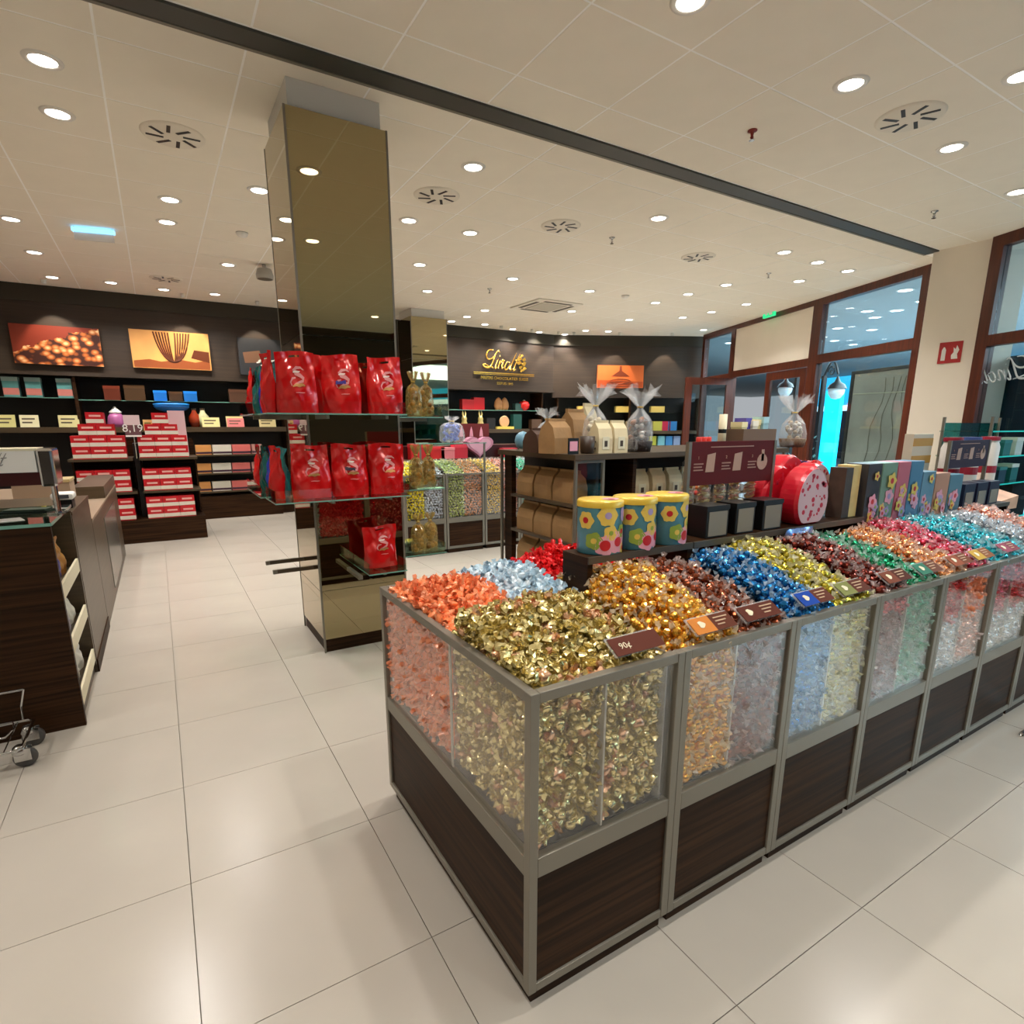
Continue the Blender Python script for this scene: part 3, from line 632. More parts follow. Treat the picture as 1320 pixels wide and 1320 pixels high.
def bin_fill(kindn, name, word, where, x0, x1, y0, y1, hf, faces=(), sp=.029, maxn=300, under=2, cores=True, layered=None):
    label = '%s on the heap %s' % (word, where); grp = '%s %s' % (name.replace('_', ' ') + 's', where)
    deep = heap(kindn, name, label, grp, x0, x1, y0, y1, hf, sp, maxn=maxn, under=under)
    zb = RAIL1 + .012
    for fc in faces:
        k2 = fc[1] if len(fc) > 1 else None
        if fc[0] == 'front': a = facewall(x0 + .012, x1 - .012, zb + .01, hf((x0 + x1) / 2, y0) - .02, y0 + .012, 1)
        elif fc[0] == 'left': a = facewall(y0 + .012, y1 - .012, zb + .01, hf(x0, (y0 + y1) / 2) - .02, x0 + .012, 1, axis='x')
        elif fc[0] == 'back': a = facewall(x0 + .012, x1 - .012, zb + .01, hf((x0 + x1) / 2, y1) - .02, y1 - .012, -1)
        if layered and fc[0] == 'front':
            up = [p for p in a if p[2] > layered[1]]; a = [p for p in a if p[2] <= layered[1]]
            o = massed(layered[0] + '_sweets', 'band of sweets coloured %s behind the glass %s' % (layered[0], where), 'sweets', layered[0], up)
            if len(layered) > 2: o2 = massed(layered[2] + '_sweets', 'pale %s sweets low behind the glass %s' % (layered[2], where), 'sweets', layered[2], a); a = []
        deep += a
    o = massed(name + '_mass', 'mass of %ss under the heap %s' % (word, where), 'sweets', kindn, deep)
    core_body('core', '', kindn, x0 + .035, x1 - .035, y0 + .035, y1 - .035, hf, zb).build('mass_core', KINDS[kindn][1][0], o)
ur = lambda i: (X0 + UW * i + .028, X0 + UW * i + UW / 2 - .016, X0 + UW * i + UW / 2 - .008, X0 + UW * i + UW - .054)
ya, yb = Y0 + .018, YM0 - .004
# corner unit: gold squares over the full width, orange / pale blue / red behind
a, b, c, d = ur(0)
bin_fill('square', 'foil_square', 'gold foil square', 'in the corner bin', a - .006, d, ya, yb, lambda x, y: .868 + .075 * min(1, max(0, (y - ya) / .35)) ** .8 + .025 * math.exp(-((x - .9) / .14) ** 2 - ((y - 1.3) / .14) ** 2) + .006 * math.sin(x * 50 + y * 31), (('front',), ('left',)), sp=.0255, maxn=300, under=2)
bin_fill('orange', 'orange_sweet', 'orange wrapped sweet', 'beside the gold squares', a - .006, .945, YM0 + .008, Y1 - .02, lambda x, y: .872 + .075 * math.exp(-((x - .83) / .13) ** 2 - ((y - 1.72) / .2) ** 2), (('left',), ('back',)), sp=.027)
bin_fill('sky', 'pale_blue_sweet', 'pale blue wrapped sweet', 'next to the orange sweets', .955, 1.185, YM0 + .008, Y1 - .02, lambda x, y: .882 + .075 * math.exp(-((x - 1.08) / .12) ** 2 - ((y - 1.78) / .2) ** 2), (('back',),), sp=.028)
bin_fill('red', 'red_sweet', 'shiny red wrapped sweet', 'behind the dark riser', 1.195, 1.6, 1.68, Y1 - .02, lambda x, y: .885 + .10 * math.exp(-((x - 1.36) / .17) ** 2 - ((y - 1.86) / .13) ** 2), (('back',),), sp=.03)
FL = [('gold', 'gold_truffle', 'gold foil truffle', 1, 0), ('copper', 'copper_truffle', 'copper brown foil truffle', 1, 1), ('blue', 'blue_truffle', 'bright blue foil truffle', 2, 0), ('lime', 'lime_truffle', 'lime gold foil truffle', 2, 1),
      ('maroon', 'maroon_truffle', 'dark maroon foil truffle', 3, 0), ('green', 'green_truffle', 'emerald green foil truffle', 3, 1), ('peach', 'peach_truffle', 'peach orange foil truffle', 4, 0), ('pink', 'pink_truffle', 'pink red foil truffle', 4, 1),
      ('turquoise', 'turquoise_truffle', 'turquoise foil truffle', 5, 0), ('turquoise', 'turquoise_truffle', 'turquoise foil truffle', 5, 1), ('silver', 'silver_truffle', 'silver foil truffle', 6, 0), ('rose', 'rose_truffle', 'rose gold foil truffle', 6, 1)]
LAY = {(3, 0): ('ruby', .80), (4, 0): ('ruby', .68, 'white'), (4, 1): ('orange', .68, 'rose'), (5, 0): ('pink', .62, 'white'), (5, 1): ('ruby', .62, 'white'), (6, 0): ('turquoise', .7)}  # sweets at the front glass change colour above the given height
WHERE = {1: 'in the second counter unit', 2: 'in the third counter unit', 3: 'in the fourth counter unit', 4: 'in the fifth counter unit', 5: 'in the sixth counter unit', 6: 'near the window end'}
for kn, nm, wd2, u_, half in FL:
    a, b, c, d = ur(u_); xa, xb = (a, b) if half == 0 else (c, d)
    wh = WHERE[u_] + (', left half' if (kn == 'turquoise' and half == 0) else ', right half' if kn == 'turquoise' else '')
    pk = .98 + .012 * math.sin(u_ * 3 + half * 2)
    bin_fill(kn, nm, wd2, wh, xa - .004, xb + .012, ya, yb + .02, (lambda pk, xm, xe: lambda x, y: .862 + (pk - .862) * min(1, max(0, (y - ya) / .36)) ** .8 - (.075 * max(0, 1 - (x - xe) / .1) ** 1.5 if xe else 0) + .014 * math.cos((x - xm) * 9) + .006 * math.sin(x * 61 + y * 37))(pk, (xa + xb) / 2, xa if (u_ == 1 and half == 0) else 0), (('front',),), sp=.0285 if u_ < 4 else .031, under=1, layered=LAY.get((u_, half)))
# back row of the island, seen only above and in the mirror of the column
BK = [('ruby', 1.61, 2.1), ('gold', 1.22, 1.6), ('copper', 2.12, 2.6), ('lime', 2.62, 3.1), ('turquoise', 3.12, 3.6), ('ruby', 3.62, 4.1)]
for q, (kn, xa, xb) in enumerate(BK):
    if kn == 'gold': 
        pts = [(x, y, .86 + .09 * (1 - abs(y - 1.6) / .3) + NR.uniform(-.01, .01)) for x in np.arange(xa, xb, .026) for y in np.arange(1.53, 1.68, .026)]
    else: pts = facewall(xa + .02, xb - .02, .47, .86, Y1 - .03, -1, layers=1) + [(x, y, .87 + .07 * math.exp(-((y - 1.75) / .15) ** 2) + NR.uniform(-.01, .01)) for x in np.arange(xa + .02, xb - .02, .028) for y in np.arange(1.53, Y1 - .03, .028)]
    massed(kn + '_sweet_mass', 'rear bin of %s foil sweets %s' % (kn, ['past the red ones', 'below the flowered tins', 'below the black boxes', 'below the egg tins', 'below the flowered boxes', 'below the farther menu board'][q]), 'sweets', kn, pts)
# ------------------------------------------------------------------ price cards on the counter rim
def price_card(i, x, y, c1, c2, label, body='90€', rz=0):
    t = thing('price_card', label, 'price card', (x, y, .93), rz, 'price cards along the sweet counter')
    tilt = (rad(-58), 0, 0)
    B(-.085, .085, -.002, .002, -.03, .03).build('holder', mACRYL, t, (0, .004, 0), tilt)
    B(-.082, -.002, -.004, -.0025, -.027, .027).build('print', M('card_%d_%d_%d' % c1, c1, .75, 0, .15), t, (0, 0, 0), tilt)
    B(-.002, .082, -.004, -.0025, -.027, .027).build('print', M('card_%d_%d_%d' % c2, c2, .75, 0, .15), t, (0, 0, 0), tilt)
    if body: 
        o = lettering(body, .026, mCREAM, t, (-.04, -.0052 * math.cos(rad(58)) , .0052 * math.sin(rad(58)) - .002), tilt)
    else:
        MB().slab([(-.045 + .012 * math.cos(a) * (1 + .3 * math.cos(3 * a)), .002 + .012 * math.sin(a)) for a in (2 * math.pi * q / 14 for q in range(14))], -.0052, -.0042).build('printed_mark', mCREAM, t, (0, 0, 0), tilt)
        for k in range(3): B(.012, .07 - .014 * k, -.0052, -.0042, .012 - .012 * k, .016 - .012 * k).build('printed_line', M('card_line', (190, 160, 130), .7), t, (0, 0, 0), tilt)
    MB().tube([(-.07, .01, .01), (-.07, .03, -.05)], .003).build('clip', mCHROME, t)
    MB().tube([(.07, .01, .01), (.07, .03, -.05)], .003).build('clip', mCHROME, t)
PC = [(820, 823, (96, 50, 38), (96, 50, 38), 'maroon price card standing in the gold squares', '90¢'), (918, 801, (206, 128, 58), (98, 52, 36), 'orange and brown card before the gold truffles', ''), (978, 789, (92, 46, 34), (92, 46, 34), 'brown card before the copper truffles', ''), (1049, 771, (30, 70, 160), (98, 52, 40), 'blue and brown card before the blue truffles', ''),
      (1098, 757, (128, 132, 78), (92, 50, 38), 'olive and brown card before the lime truffles', ''), (1153, 747, (120, 66, 48), (84, 44, 34), 'brown card before the maroon truffles', ''), (1195, 733, (60, 120, 100), (110, 70, 56), 'green and brown card before the green truffles', ''), (1235, 726, (150, 84, 58), (120, 70, 50), 'tan card before the peach truffles', ''), (1264, 717, (196, 160, 70), (140, 90, 60), 'yellow card before the pink truffles', ''), (1298, 708, (150, 80, 96), (130, 70, 80), 'mauve card before the turquoise truffles', '')]
for i, (x, y, c1, c2, lb, bd) in enumerate(PC):
    q = PY(x, y, Y0 + .04); price_card(i, q.x, Y0 + .04, c1, c2, lb, bd)

# ------------------------------------------------------------------ dark risers along the middle of the counter
def riser(x0, x1, z, label, y0=1.475, y1=1.62, boxed=False):
    t = thing('counter_riser', label, 'riser shelf', (x0, y0, TOPZ), 0); D = y1 - y0; h = z - TOPZ
    B(0, x1 - x0, 0, D, h - .02, h).build('shelf', mWOOD, t); B(0, .022, .002, D - .002, -.06, h - .02).build('end_panel', mWOOD, t); B(x1 - x0 - .022, x1 - x0, .002, D - .002, -.06, h - .02).build('end_panel', mWOOD, t)
    B(0, x1 - x0, -.004, .004, h - .022, h + .002).build('edge_strip', M('riser_edge', (92, 84, 72), .4, .3), t)
    return t
RZ = 1.042
riser(1.195, 1.7, RZ, 'dark wooden riser shelf carrying the three flowered tins'); riser(1.705, 2.9, RZ, 'dark wooden riser shelf carrying black boxes and egg tins', y1=1.87); riser(2.905, 3.98, .985, 'low dark riser shelf carrying the flowered boxes'); riser(3.985, 4.62, 1.0, 'dark riser shelf at the window end under white jars')
# flowered tins with yellow lids
mTIN = M('tin_teal', (84, 150, 170), .3, .2, .6); mLID = M('tin_lid', (232, 196, 70), .3, .1, .6); mRED = M('print_red', (206, 36, 46), .4); mPINK = M('print_pink', (238, 170, 190), .4); mYEL = M('print_yellow', (236, 206, 96), .4); mGRN = M('print_green', (150, 176, 70), .4); mLIL = M('print_lilac', (176, 160, 206), .4)
def curved_disc(rt, ang, z, r, mat, parent, off, petals=0):        # flat printed blossom wrapped onto a round tin
    n = 20; mb = MB(); vs = [((rt + off) * math.cos(ang), (rt + off) * math.sin(ang), z)]
    for k in range(n):
        a = 2 * math.pi * k / n; rr = r * (1 + (.1 * math.cos(petals * a) if petals else 0)); th = ang + rr * math.cos(a) / rt; vs.append(((rt + off) * math.cos(th), (rt + off) * math.sin(th), z + rr * math.sin(a)))
        rr *= .5; th = ang + rr * math.cos(a) / rt; vs.append(((rt + off) * math.cos(th), (rt + off) * math.sin(th), z + rr * math.sin(a)))
    fs = []
    for k in range(n): j = (k + 1) % n; fs += [(0, 2 + 2 * k, 2 + 2 * j), (2 + 2 * k, 1 + 2 * k, 1 + 2 * j, 2 + 2 * j)]
    mb.add(vs, fs); mb.build('printed_blossom', mat, parent)
def tin(x, y, rz, label):
    rt, h = .079, .175
    t = thing('flowered_tin', label, 'tin', (x, y, RZ), rz, 'flowered tins with yellow lids')
    MB().lathe([(.0005, 0), (rt - .002, 0), (rt, .004), (rt, h)], 40, caps=False).build('body', mTIN, t, smooth=True)
    lid = MB().lathe([(rt + .003, h - .012), (rt + .003, h + .006), (rt - .002, h + .012), (.0005, h + .012)], 40, caps=False).build('lid', mLID, t, smooth=True)
    MB().lathe([(.0005, h + .0135), (.03, h + .0135)], 16, (.02, -.03, 0), caps=False).build('printed_blossom', mPINK, lid); MB().lathe([(.0005, h + .0145), (.012, h + .0145)], 12, (.015, -.04, 0), caps=False).build('printed_blossom', mRED, lid)
    for a, z, r, m1, m2, r2, pt in ((-1.35, .045, .04, mPINK, mRED, .017, 6), (-2.0, .035, .036, mPINK, mRED, .019, 5), (-.75, .05, .035, mPINK, mLIL, .012, 6), (-1.1, .08, .024, mGRN, mRED, .009, 6), (-1.75, .078, .026, mYEL, mGRN, .008, 5), (-.9, .02, .02, mYEL, mRED, .009, 5), (-2.5, .05, .03, mGRN, mYEL, .01, 5), (-1.9, .138, .036, mYEL, mLIL, .012, 6), (-.85, .14, .03, mLIL, mPINK, .012, 5), (-.3, .04, .03, mPINK, mRED, .012, 6), (-2.9, .12, .03, mYEL, mRED, .011, 6)):
        curved_disc(rt, a, z, r, m1, t, .0022, pt); curved_disc(rt, a, z, r2, m2, t, .003, 0)
TL = ['flowered teal tin at the outer end of the riser', 'middle one of three flowered teal tins', 'flowered teal tin next to the black boxes']
for i, (xx, rz) in enumerate(((1.302, 0), (1.464, .35), (1.626, .7))): tin(xx, 1.55, rz, TL[i])
# black gift boxes below the menu board
for i, (xa, wd_) in enumerate(((1.80, .13), (1.975, .12), (2.15, .13))):
    t = thing('gift_box', ['black gift box with grey front beside the tins', 'black gift box with grey front, middle of three', 'black gift box with grey front beside the egg tins'][i], 'box', (xa + wd_ / 2, 1.55, RZ), 0, 'black gift boxes')
    cbox(wd_, .1, .125).build('body', mBLACK, t, bevel=.003); B(-wd_ / 2 + .012, wd_ / 2 - .012, -.0525, -.0505, .008, .105).build('front_label', M('box_grey', (142, 134, 120), .5), t)
    B(-wd_ / 2 - .002, wd_ / 2 + .002, -.052, .052, .11, .128).build('lid', mBLACK, t)
# menu boards
def menu_board(x0, x1, y, z0, z1, label, zleg, col):
    t = thing('menu_board', label, 'sign', ((x0 + x1) / 2, y, zleg)); w_ = (x1 - x0) / 2
    B(-w_, w_, -.006, .006, z0 - zleg, z1 - zleg).build('board', M('board_%d' % col[0], col, .6, 0, .2), t)
    for s in (-1, 1): B(s * w_ - .008, s * w_ + .008, -.009, .009, 0, z1 - zleg).build('post', mFRAME, t)
    zc = (z0 + z1) / 2 - zleg; h = z1 - z0; pr = M('menu_print', (176, 132, 118), .5)
    B(-w_ * .55, w_ * .45, -.0078, -.0062, zc + h * .36, zc + h * .385).build('printed_line', pr, t)
    for k in range(3):
        xk = -w_ * .62 + k * w_ * .62
        lettering(str(k + 1), h * .1, pr, t, (xk - .05, -.0078, zc + h * .13))
        for j in range(3): B(xk - .075, xk - .02 - .008 * (j % 2), -.0078, -.0062, zc - h * (.02 + .07 * j), zc - h * (-.01 + .07 * j)).build('printed_line', pr, t)
        if k < 2: MB().slab([(xk - .005, zc - h * .2), (xk + .045, zc - h * .2), (xk + .05, zc + h * .24), (xk + .002, zc + h * .2)], -.0078, -.0062).build('printed_bag', M('menu_bag', (196, 158, 140), .5), t)
        else: MB().slab([(xk + .02 + .035 * math.cos(a) , zc - h * .02 + .035 * math.sin(a)) for a in (2 * math.pi * q / 14 for q in range(14))], -.0078, -.0062).build('printed_hand', M('menu_bag'), t); B(xk + .012, xk + .03, -.0078, -.0062, zc, zc + h * .28).build('printed_finger', M('menu_bag'), t)
menu_board(1.795, 2.335, 1.61, 1.24, 1.415, 'maroon self-service menu board with three printed steps', RZ, (96, 26, 28))
menu_board(4.01, 4.54, 1.61, 1.225, 1.39, 'dark violet menu board at the window end of the counter', 1.0, (52, 34, 56))
# bags of sweets hung on the board's rack, seen below the sign
mTAN = M('tan_sweets', (206, 172, 110), .4, var=.3, vscale=60); mBAGF = film('bag_film', (240, 236, 228), .25)
for i in range(5):
    x = 1.86 + .1 * i
    t = thing('sweet_sachet', 'small clear sachet of mixed sweets hanging below the maroon board', 'sachet', (x, 1.66, 1.15), 0, 'sachets below the maroon board')
    def fn(u, v, s=1): return ((u - .5) * .085, s * .022 * math.sin(math.pi * u) * math.sin(math.pi * min(1, v * 1.2)) ** .6 if 0 < v * 1.2 < 1 else 0, v * .1)
    mb = MB(); mb.grid(lambda u, v: fn(u, v, -1), 6, 6); mb.grid(lambda u, v: fn(u, v, 1), 6, 6); mb.build('film', mBAGF, t, smooth=True)
    for k in range(7):
        mb = MB(); v, f = ico(.013, 1); mb.add([(p.x + R.uniform(-.025, .025), p.y, p.z + .015 + .011 * k) for p in v], f); mb.build('sweet', M('sach_%d' % (k % 3), [(226, 190, 110), (206, 120, 80), (230, 214, 170)][k % 3], .3, .3), t)
B(1.8, 2.33, 1.64, 1.69, 1.13, 1.15).build('sachet_rack', mFRAME); tag(bpy.data.objects['sachet_rack'], 'narrow metal rack holding sachets behind the black boxes', 'rack')
for xx in (1.805, 2.315): B(xx, xx + .012, 1.655, 1.667, RZ - .0, 1.13).build('post', mFRAME, bpy.data.objects['sachet_rack'])
# egg shaped tins
def egg_profile(n=36, w_=.15, h=.27): 
    return [(w_ * math.sin(a) * (1 - .12 * math.cos(a)) * (1 if math.cos(a) > -.75 else 1), h * .5 - h * .5 * math.cos(a) if a < 9 else 0) for a in (2 * math.pi * k / n for k in range(n))]
def egg_tin(x, y, z, rz, label, front, back):
    n = 40; t = thing('egg_tin', label, 'egg tin', (x, y, z), rz, 'spotted egg tins')
    def outl(sc):
        P = []
        for k in range(n):
            a = 2 * math.pi * k / n; zz = .14 - .14 * math.cos(a) * 1.0; xx = .118 * math.sin(a) * (1 - .1 * (zz / .28 - .5) * 2); P.append((xx * sc, .135 + (max(zz, .022) - .135 - .022) * sc))
        return P
    body = MB()
    rings = [(outl(.93), -.055), (outl(1), -.04), (outl(1), .03), (outl(.93), .04)]
    vs = [(px_, yy, pz) for P, yy in rings for px_, pz in P]; fs = []
    for q in range(3):
        for k in range(n): fs.append((q * n + k, (q + 1) * n + k, (q + 1) * n + (k + 1) % n, q * n + (k + 1) % n))
    fs += [tuple(range(n)), tuple(range(4 * n - 1, 3 * n - 1, -1))]; body.add(vs, fs); body.build('body', back, t)
    MB().slab(outl(.925), -.0565, -.0552).build('front_face', front, t)
    for k in range(34):
        a = R.uniform(0, 6.28); rr = R.uniform(.55, .9) if k > 5 else R.uniform(.1, .5); cx_, cz_ = .108 * rr * math.sin(a), .125 + .115 * rr * math.cos(a); s_ = R.uniform(.004, .012)
        MB().slab([(cx_ + s_ * math.cos(q), cz_ + s_ * math.sin(q)) for q in (2 * math.pi * j / 8 for j in range(8))], -.0572, -.0566).build('printed_spot', M('egg_spot', (206, 40, 70), .4), t)
mEGGP = M('egg_pink', (232, 196, 204), .3, .1, .6); mEGGR = M('egg_red', (214, 30, 50), .25, .1, .6)
egg_tin(2.475, 1.54, RZ, 0, 'pink egg shaped tin with red spots before the red eggs', mEGGP, mEGGR)
egg_tin(2.41, 1.66, RZ, 0, 'red egg shaped tin behind the pink spotted egg', mEGGR, mEGGR); egg_tin(2.74, 1.68, RZ, 0, 'pink egg shaped tin with red spots beside the dark pouch', mEGGP, mEGGR); egg_tin(2.70, 1.80, RZ + .035, 0, 'raised red egg shaped tin between the pink eggs', mEGGR, mEGGR)
for nm in ('egg_tin.003',): B(-.06, .06, -.03, .03, -.035, .02).build('stand', mBLACK, bpy.data.objects[nm])
# tall pouch and flowered boxes
t = thing('dark_pouch', 'dark and cream upright pouch box beside the egg tins', 'box', (2.83, 1.56, RZ)); B(-.05, .01, -.04, .04, 0, .24).build('dark_half', M('pouch_dark', (64, 54, 44), .5, var=.3, vscale=20), t); B(.011, .075, -.04, .04, 0, .25).build('cream_half', M('pouch_cream', (222, 200, 130), .5, var=.15, vscale=14), t)
def flat_flower(parent, x, z, r, m1, m2, y, petals=5):
    MB().slab([(x + r * (1 + .2 * math.cos(petals * a)) * math.cos(a), z + r * (1 + .2 * math.cos(petals * a)) * math.sin(a)) for a in (2 * math.pi * q / 20 for q in range(20))], y - .0006, y).build('printed_blossom', m1, parent)
    MB().slab([(x + r * .4 * math.cos(a), z + r * .4 * math.sin(a)) for a in (2 * math.pi * q / 10 for q in range(10))], y - .0012, y - .0006).build('printed_blossom', m2, parent)
def flower_box(x0, x1, y, z, h, col, label, seed):
    t = thing('flowered_box', label, 'box', ((x0 + x1) / 2, y, z), 0, 'flowered gift boxes'); w_ = x1 - x0; rg = random.Random(seed)
    cbox(w_, .11, h).build('body', M('fbox_%d_%d' % (col[0], col[1]), col, .35), t, bevel=.002)
    for k in range(6): 
        r = rg.uniform(.018, min(.04, w_ * .3)); flat_flower(t, rg.uniform(-w_ / 2 + r * 1.2, w_ / 2 - r * 1.2), rg.uniform(r * 1.25, h * .55 if k < 5 else h - r * 1.3), r, [mPINK, mYEL, mPINK, mLIL][k % 4], [mRED, mRED, mLIL, mGRN][k % 4], -.0552 - .0014 * k)
zb = .986
for i, (xa, xb, h, col, lb) in enumerate(((2.925, 3.05, .31, (58, 54, 58), 'charcoal flowered box at the end of the row'), (3.06, 3.2, .31, (126, 160, 140), 'sage green flowered box next to the charcoal one'), (3.21, 3.33, .31, (206, 110, 128), 'rose pink flowered box between green and blue'), (3.34, 3.47, .31, (84, 136, 172), 'blue flowered box beside the rose pink one'), (3.48, 3.62, .25, (112, 152, 176), 'shorter pale blue flowered box'), (3.63, 3.79, .235, (196, 146, 120), 'short apricot flowered box with red blossom'), (3.80, 3.96, .22, (90, 136, 156), 'short steel blue flowered box by the white jars'))): flower_box(xa, xb, 1.55, zb, h, col, lb, i + 3)
t = thing('striped_box', 'tall box striped in cream and amber behind the flowered boxes', 'box', (3.83, 1.70, .9)); cbox(.23, .05, .53).build('body', M('stripe_cream', (222, 208, 186), .5), t)
for k in range(5): B(-.115, .115, -.027, -.0255, .06 + .1 * k, .105 + .1 * k).build('stripe', M('amber', (206, 150, 50), .5), t)
# small blue bag in the riser gap and little blue sachet pile
for i, (px_, py_, wdt, lb) in enumerate(((1030, 692, .2, 'shiny pale blue bag below the egg tins'), (1181, 672, .1, 'bright blue patterned bag below the flowered boxes'))):
    q = PY(px_, py_, 1.46); t = thing('foil_bag', lb, 'bag', (q.x, 1.46, q.z - .03))
    def fnb(u, v, s): return ((u - .5) * wdt, s * .018 * math.sin(math.pi * u) * math.sin(math.pi * v) + .003 * math.sin(u * 40 + v * 30), v * .07)
    mb = MB(); mb.grid(lambda u, v: fnb(u, v, -1), 10, 6); mb.grid(lambda u, v: fnb(u, v, 1), 10, 6); mb.build('pouch', M('bluefoil_%d' % i, [(130, 160, 214), (40, 90, 196)][i], .2, .5), t, smooth=True)
    for k in range(6): MB().lathe([(.0005, 0), (.008, 0)], 8, caps=False).build('printed_dot', mWHITE, t, ((-.35 + .14 * k) * wdt, -.0195, .02 + .03 * (k % 2)), (rad(90), 0, 0))
# white jars, second black boxes at the window end
for i in range(3):
    q = PY(1236 + 24 * i, 566, 1.75); t = thing('white_jar', 'white lidded jar on the stand behind the violet menu board', 'jar', (q.x, 1.78, 1.0), 0, 'white jars at the window end')
    MB().lathe([(.055, 0), (.06, .01), (.06, .33), (.05, .36), (.05, .375)], 20).build('body', mWHITE, t, smooth=True); MB().lathe([(.055, .375), (.055, .4), (.001, .402)], 20, caps=False).build('lid', M('jar_lid%d' % (i % 2), [(160, 40, 60), (70, 90, 150)][i % 2], .4), t)
    MB().lathe([(.0605, .15), (.0605, .2)], 20, caps=False).build('band', M('jar_band', (150, 30, 50), .5), t)
for i in range(3):
    t = thing('gift_box', 'navy gift box with pale front under the violet menu board', 'box', (4.09 + .17 * i, 1.55, 1.0), 0, 'navy gift boxes'); cbox(.14, .1, .14).build('body', M('navy', (30, 32, 58), .4), t); B(-.05, .05, -.0525, -.0505, .008, .09).build('front_label', M('box_grey'), t)
B(3.985, 4.62, 1.62, 2.0, .90, 1.0).build('counter_box', mWOOD); tag(bpy.data.objects['counter_box'], 'dark box plinth under the white jars at the counter end', 'plinth')

# ------------------------------------------------------------------ pouches (stand-up bags with a handle slot)
def pouch_surface(w_, h, th, seed):
    rg = random.Random(seed); ph = [rg.uniform(0, 6.28) for _ in range(8)]
    def surf(u, v, s):                                         # u across, v up, s=-1 front, +1 back
        x = (u - .5) * w_ * (1 + .04 * math.sin(v * 5 + ph[0]) - .10 * max(0, v - .62) * (1 if v < .85 else .6)); fill = max(0, 1 - v / .9)
        edge = max(0, math.sin(math.pi * u)) ** .55
        y = s * th * edge * (.35 * fill + .65 * math.sin(math.pi * min(1, (v + .18) / 1.1)) ** 1.2 * (fill ** .4 if fill > 0 else 0))
        cr = .0075 * (math.sin(9 * u + 7 * v + ph[1]) + math.sin(14 * v - 8 * u + ph[2]) + .6 * math.sin(22 * u + 11 * v + ph[3])) * (.4 + .6 * v)
        lean = .05 * h * max(0, v - .75) * math.sin(ph[4]) + .02 * h * v * math.sin(ph[5])
        return (x, y + cr * .8 + lean, v * h + .006 * math.sin(u * 5 + ph[6]) * v)
    return surf
def pouch_mesh(surf, slot=True, nu=22, nv=30):
    hole = (lambda u, v: .38 < u < .62 and .895 < v < .94) if slot else None
    mb = MB(); mb.grid(lambda u, v: surf(u, v, -1), nu, nv, hole=hole)
    k = MB(); k.grid(lambda u, v: surf(1 - u, v, 1), nu, nv, hole=hole); mb.add(k.v, k.f); return mb
def printed(surf, poly, mat, parent, off=.003, name='print', n=None):
    def mp_(u, v): x, y, z = surf(u, v, -1); return (x, y - off, z)
    mb = MB(); mb.add([mp_(u, v) for u, v in poly], [tuple(range(len(poly)))]); return mb.build(name, mat, parent)
def ribbon(surf, pts, wd_, mat, parent, off=.003, name='printed_swirl'):
    mb = MB(); vs = []
    for i, (u, v) in enumerate(pts):
        a = pts[max(i - 1, 0)]; b = pts[min(i + 1, len(pts) - 1)]; d = Vector((b[0] - a[0], b[1] - a[1])); d = d.normalized() if d.length > 0 else Vector((1, 0)); n = Vector((-d.y, d.x)) * wd_ * math.sin(math.pi * (i + .7) / (len(pts) + .4))
        for sg in (-1, 1): x, y, z = surf(min(.97, max(.03, u + sg * n.x)), min(.99, max(.01, v + sg * n.y)), -1); vs.append((x, y - off, z))
    mb.add(vs, [(2 * i, 2 * i + 2, 2 * i + 3, 2 * i + 1) for i in range(len(pts) - 1)]); return mb.build(name, mat, parent, smooth=True)
mREDBAG = M('red_pouch', (214, 10, 14), .2, .1, .8, var=.06, vscale=6, bump=.9, bscale=9); mPRP = M('print_rose', (236, 150, 150), .3); mPRW = M('print_white', (248, 226, 218), .3); mPGD = M('print_gold', (206, 150, 90), .3, .4)
def red_pouch(loc, rz, label, seed, w_=.215, h=.335, mat=None, group='red pouches on the column shelves', pr=True, sticker=False):
    t = thing('stand_up_pouch', label, 'pouch bag', loc, rz, group); sf = pouch_surface(w_, h, .052, seed)
    pouch_mesh(sf).build('pouch', mat or mREDBAG, t, smooth=True)
    if pr:
        ribbon(sf, [(.72, .70), (.64, .735), (.53, .73), (.46, .69), (.5, .645), (.62, .61), (.7, .565), (.68, .52), (.56, .49), (.46, .46)], .035, mPRP, t)
        ribbon(sf, [(.40, .44 + .0), (.37, .5), (.42, .56), (.5, .57)], .02, mPRP, t, .0035)
        ribbon(sf, [(.42, .43), (.5, .455), (.58, .445), (.66, .46), (.72, .445)], .028, mPGD, t, .004, 'printed_truffle')
        ribbon(sf, [(.44, .66), (.5, .67), (.56, .665), (.62, .67)], .018, mPRW, t, .0042, 'printed_name')
        ribbon(sf, [(.48, .33), (.56, .333), (.64, .33), (.7, .333)], .008, mPRP, t, .004, 'printed_line')
    if sticker: printed(sf, [(.36, .5), (.62, .5), (.62, .56), (.36, .56)], M('sticker_%s' % sticker, {'blue': (70, 60, 150), 'black': (50, 40, 60)}[sticker], .4), t, .006, 'sticker')
    return t
SH1, SH2, SH3 = 1.545, 1.058, .585
XS = [PY(382, 500, 3.53).x, PY(440, 500, 3.53).x, PY(496, 500, 3.53).x]; XS2 = [PY(400, 600, 3.53).x, PY(450, 600, 3.53).x, PY(498, 600, 3.53).x]
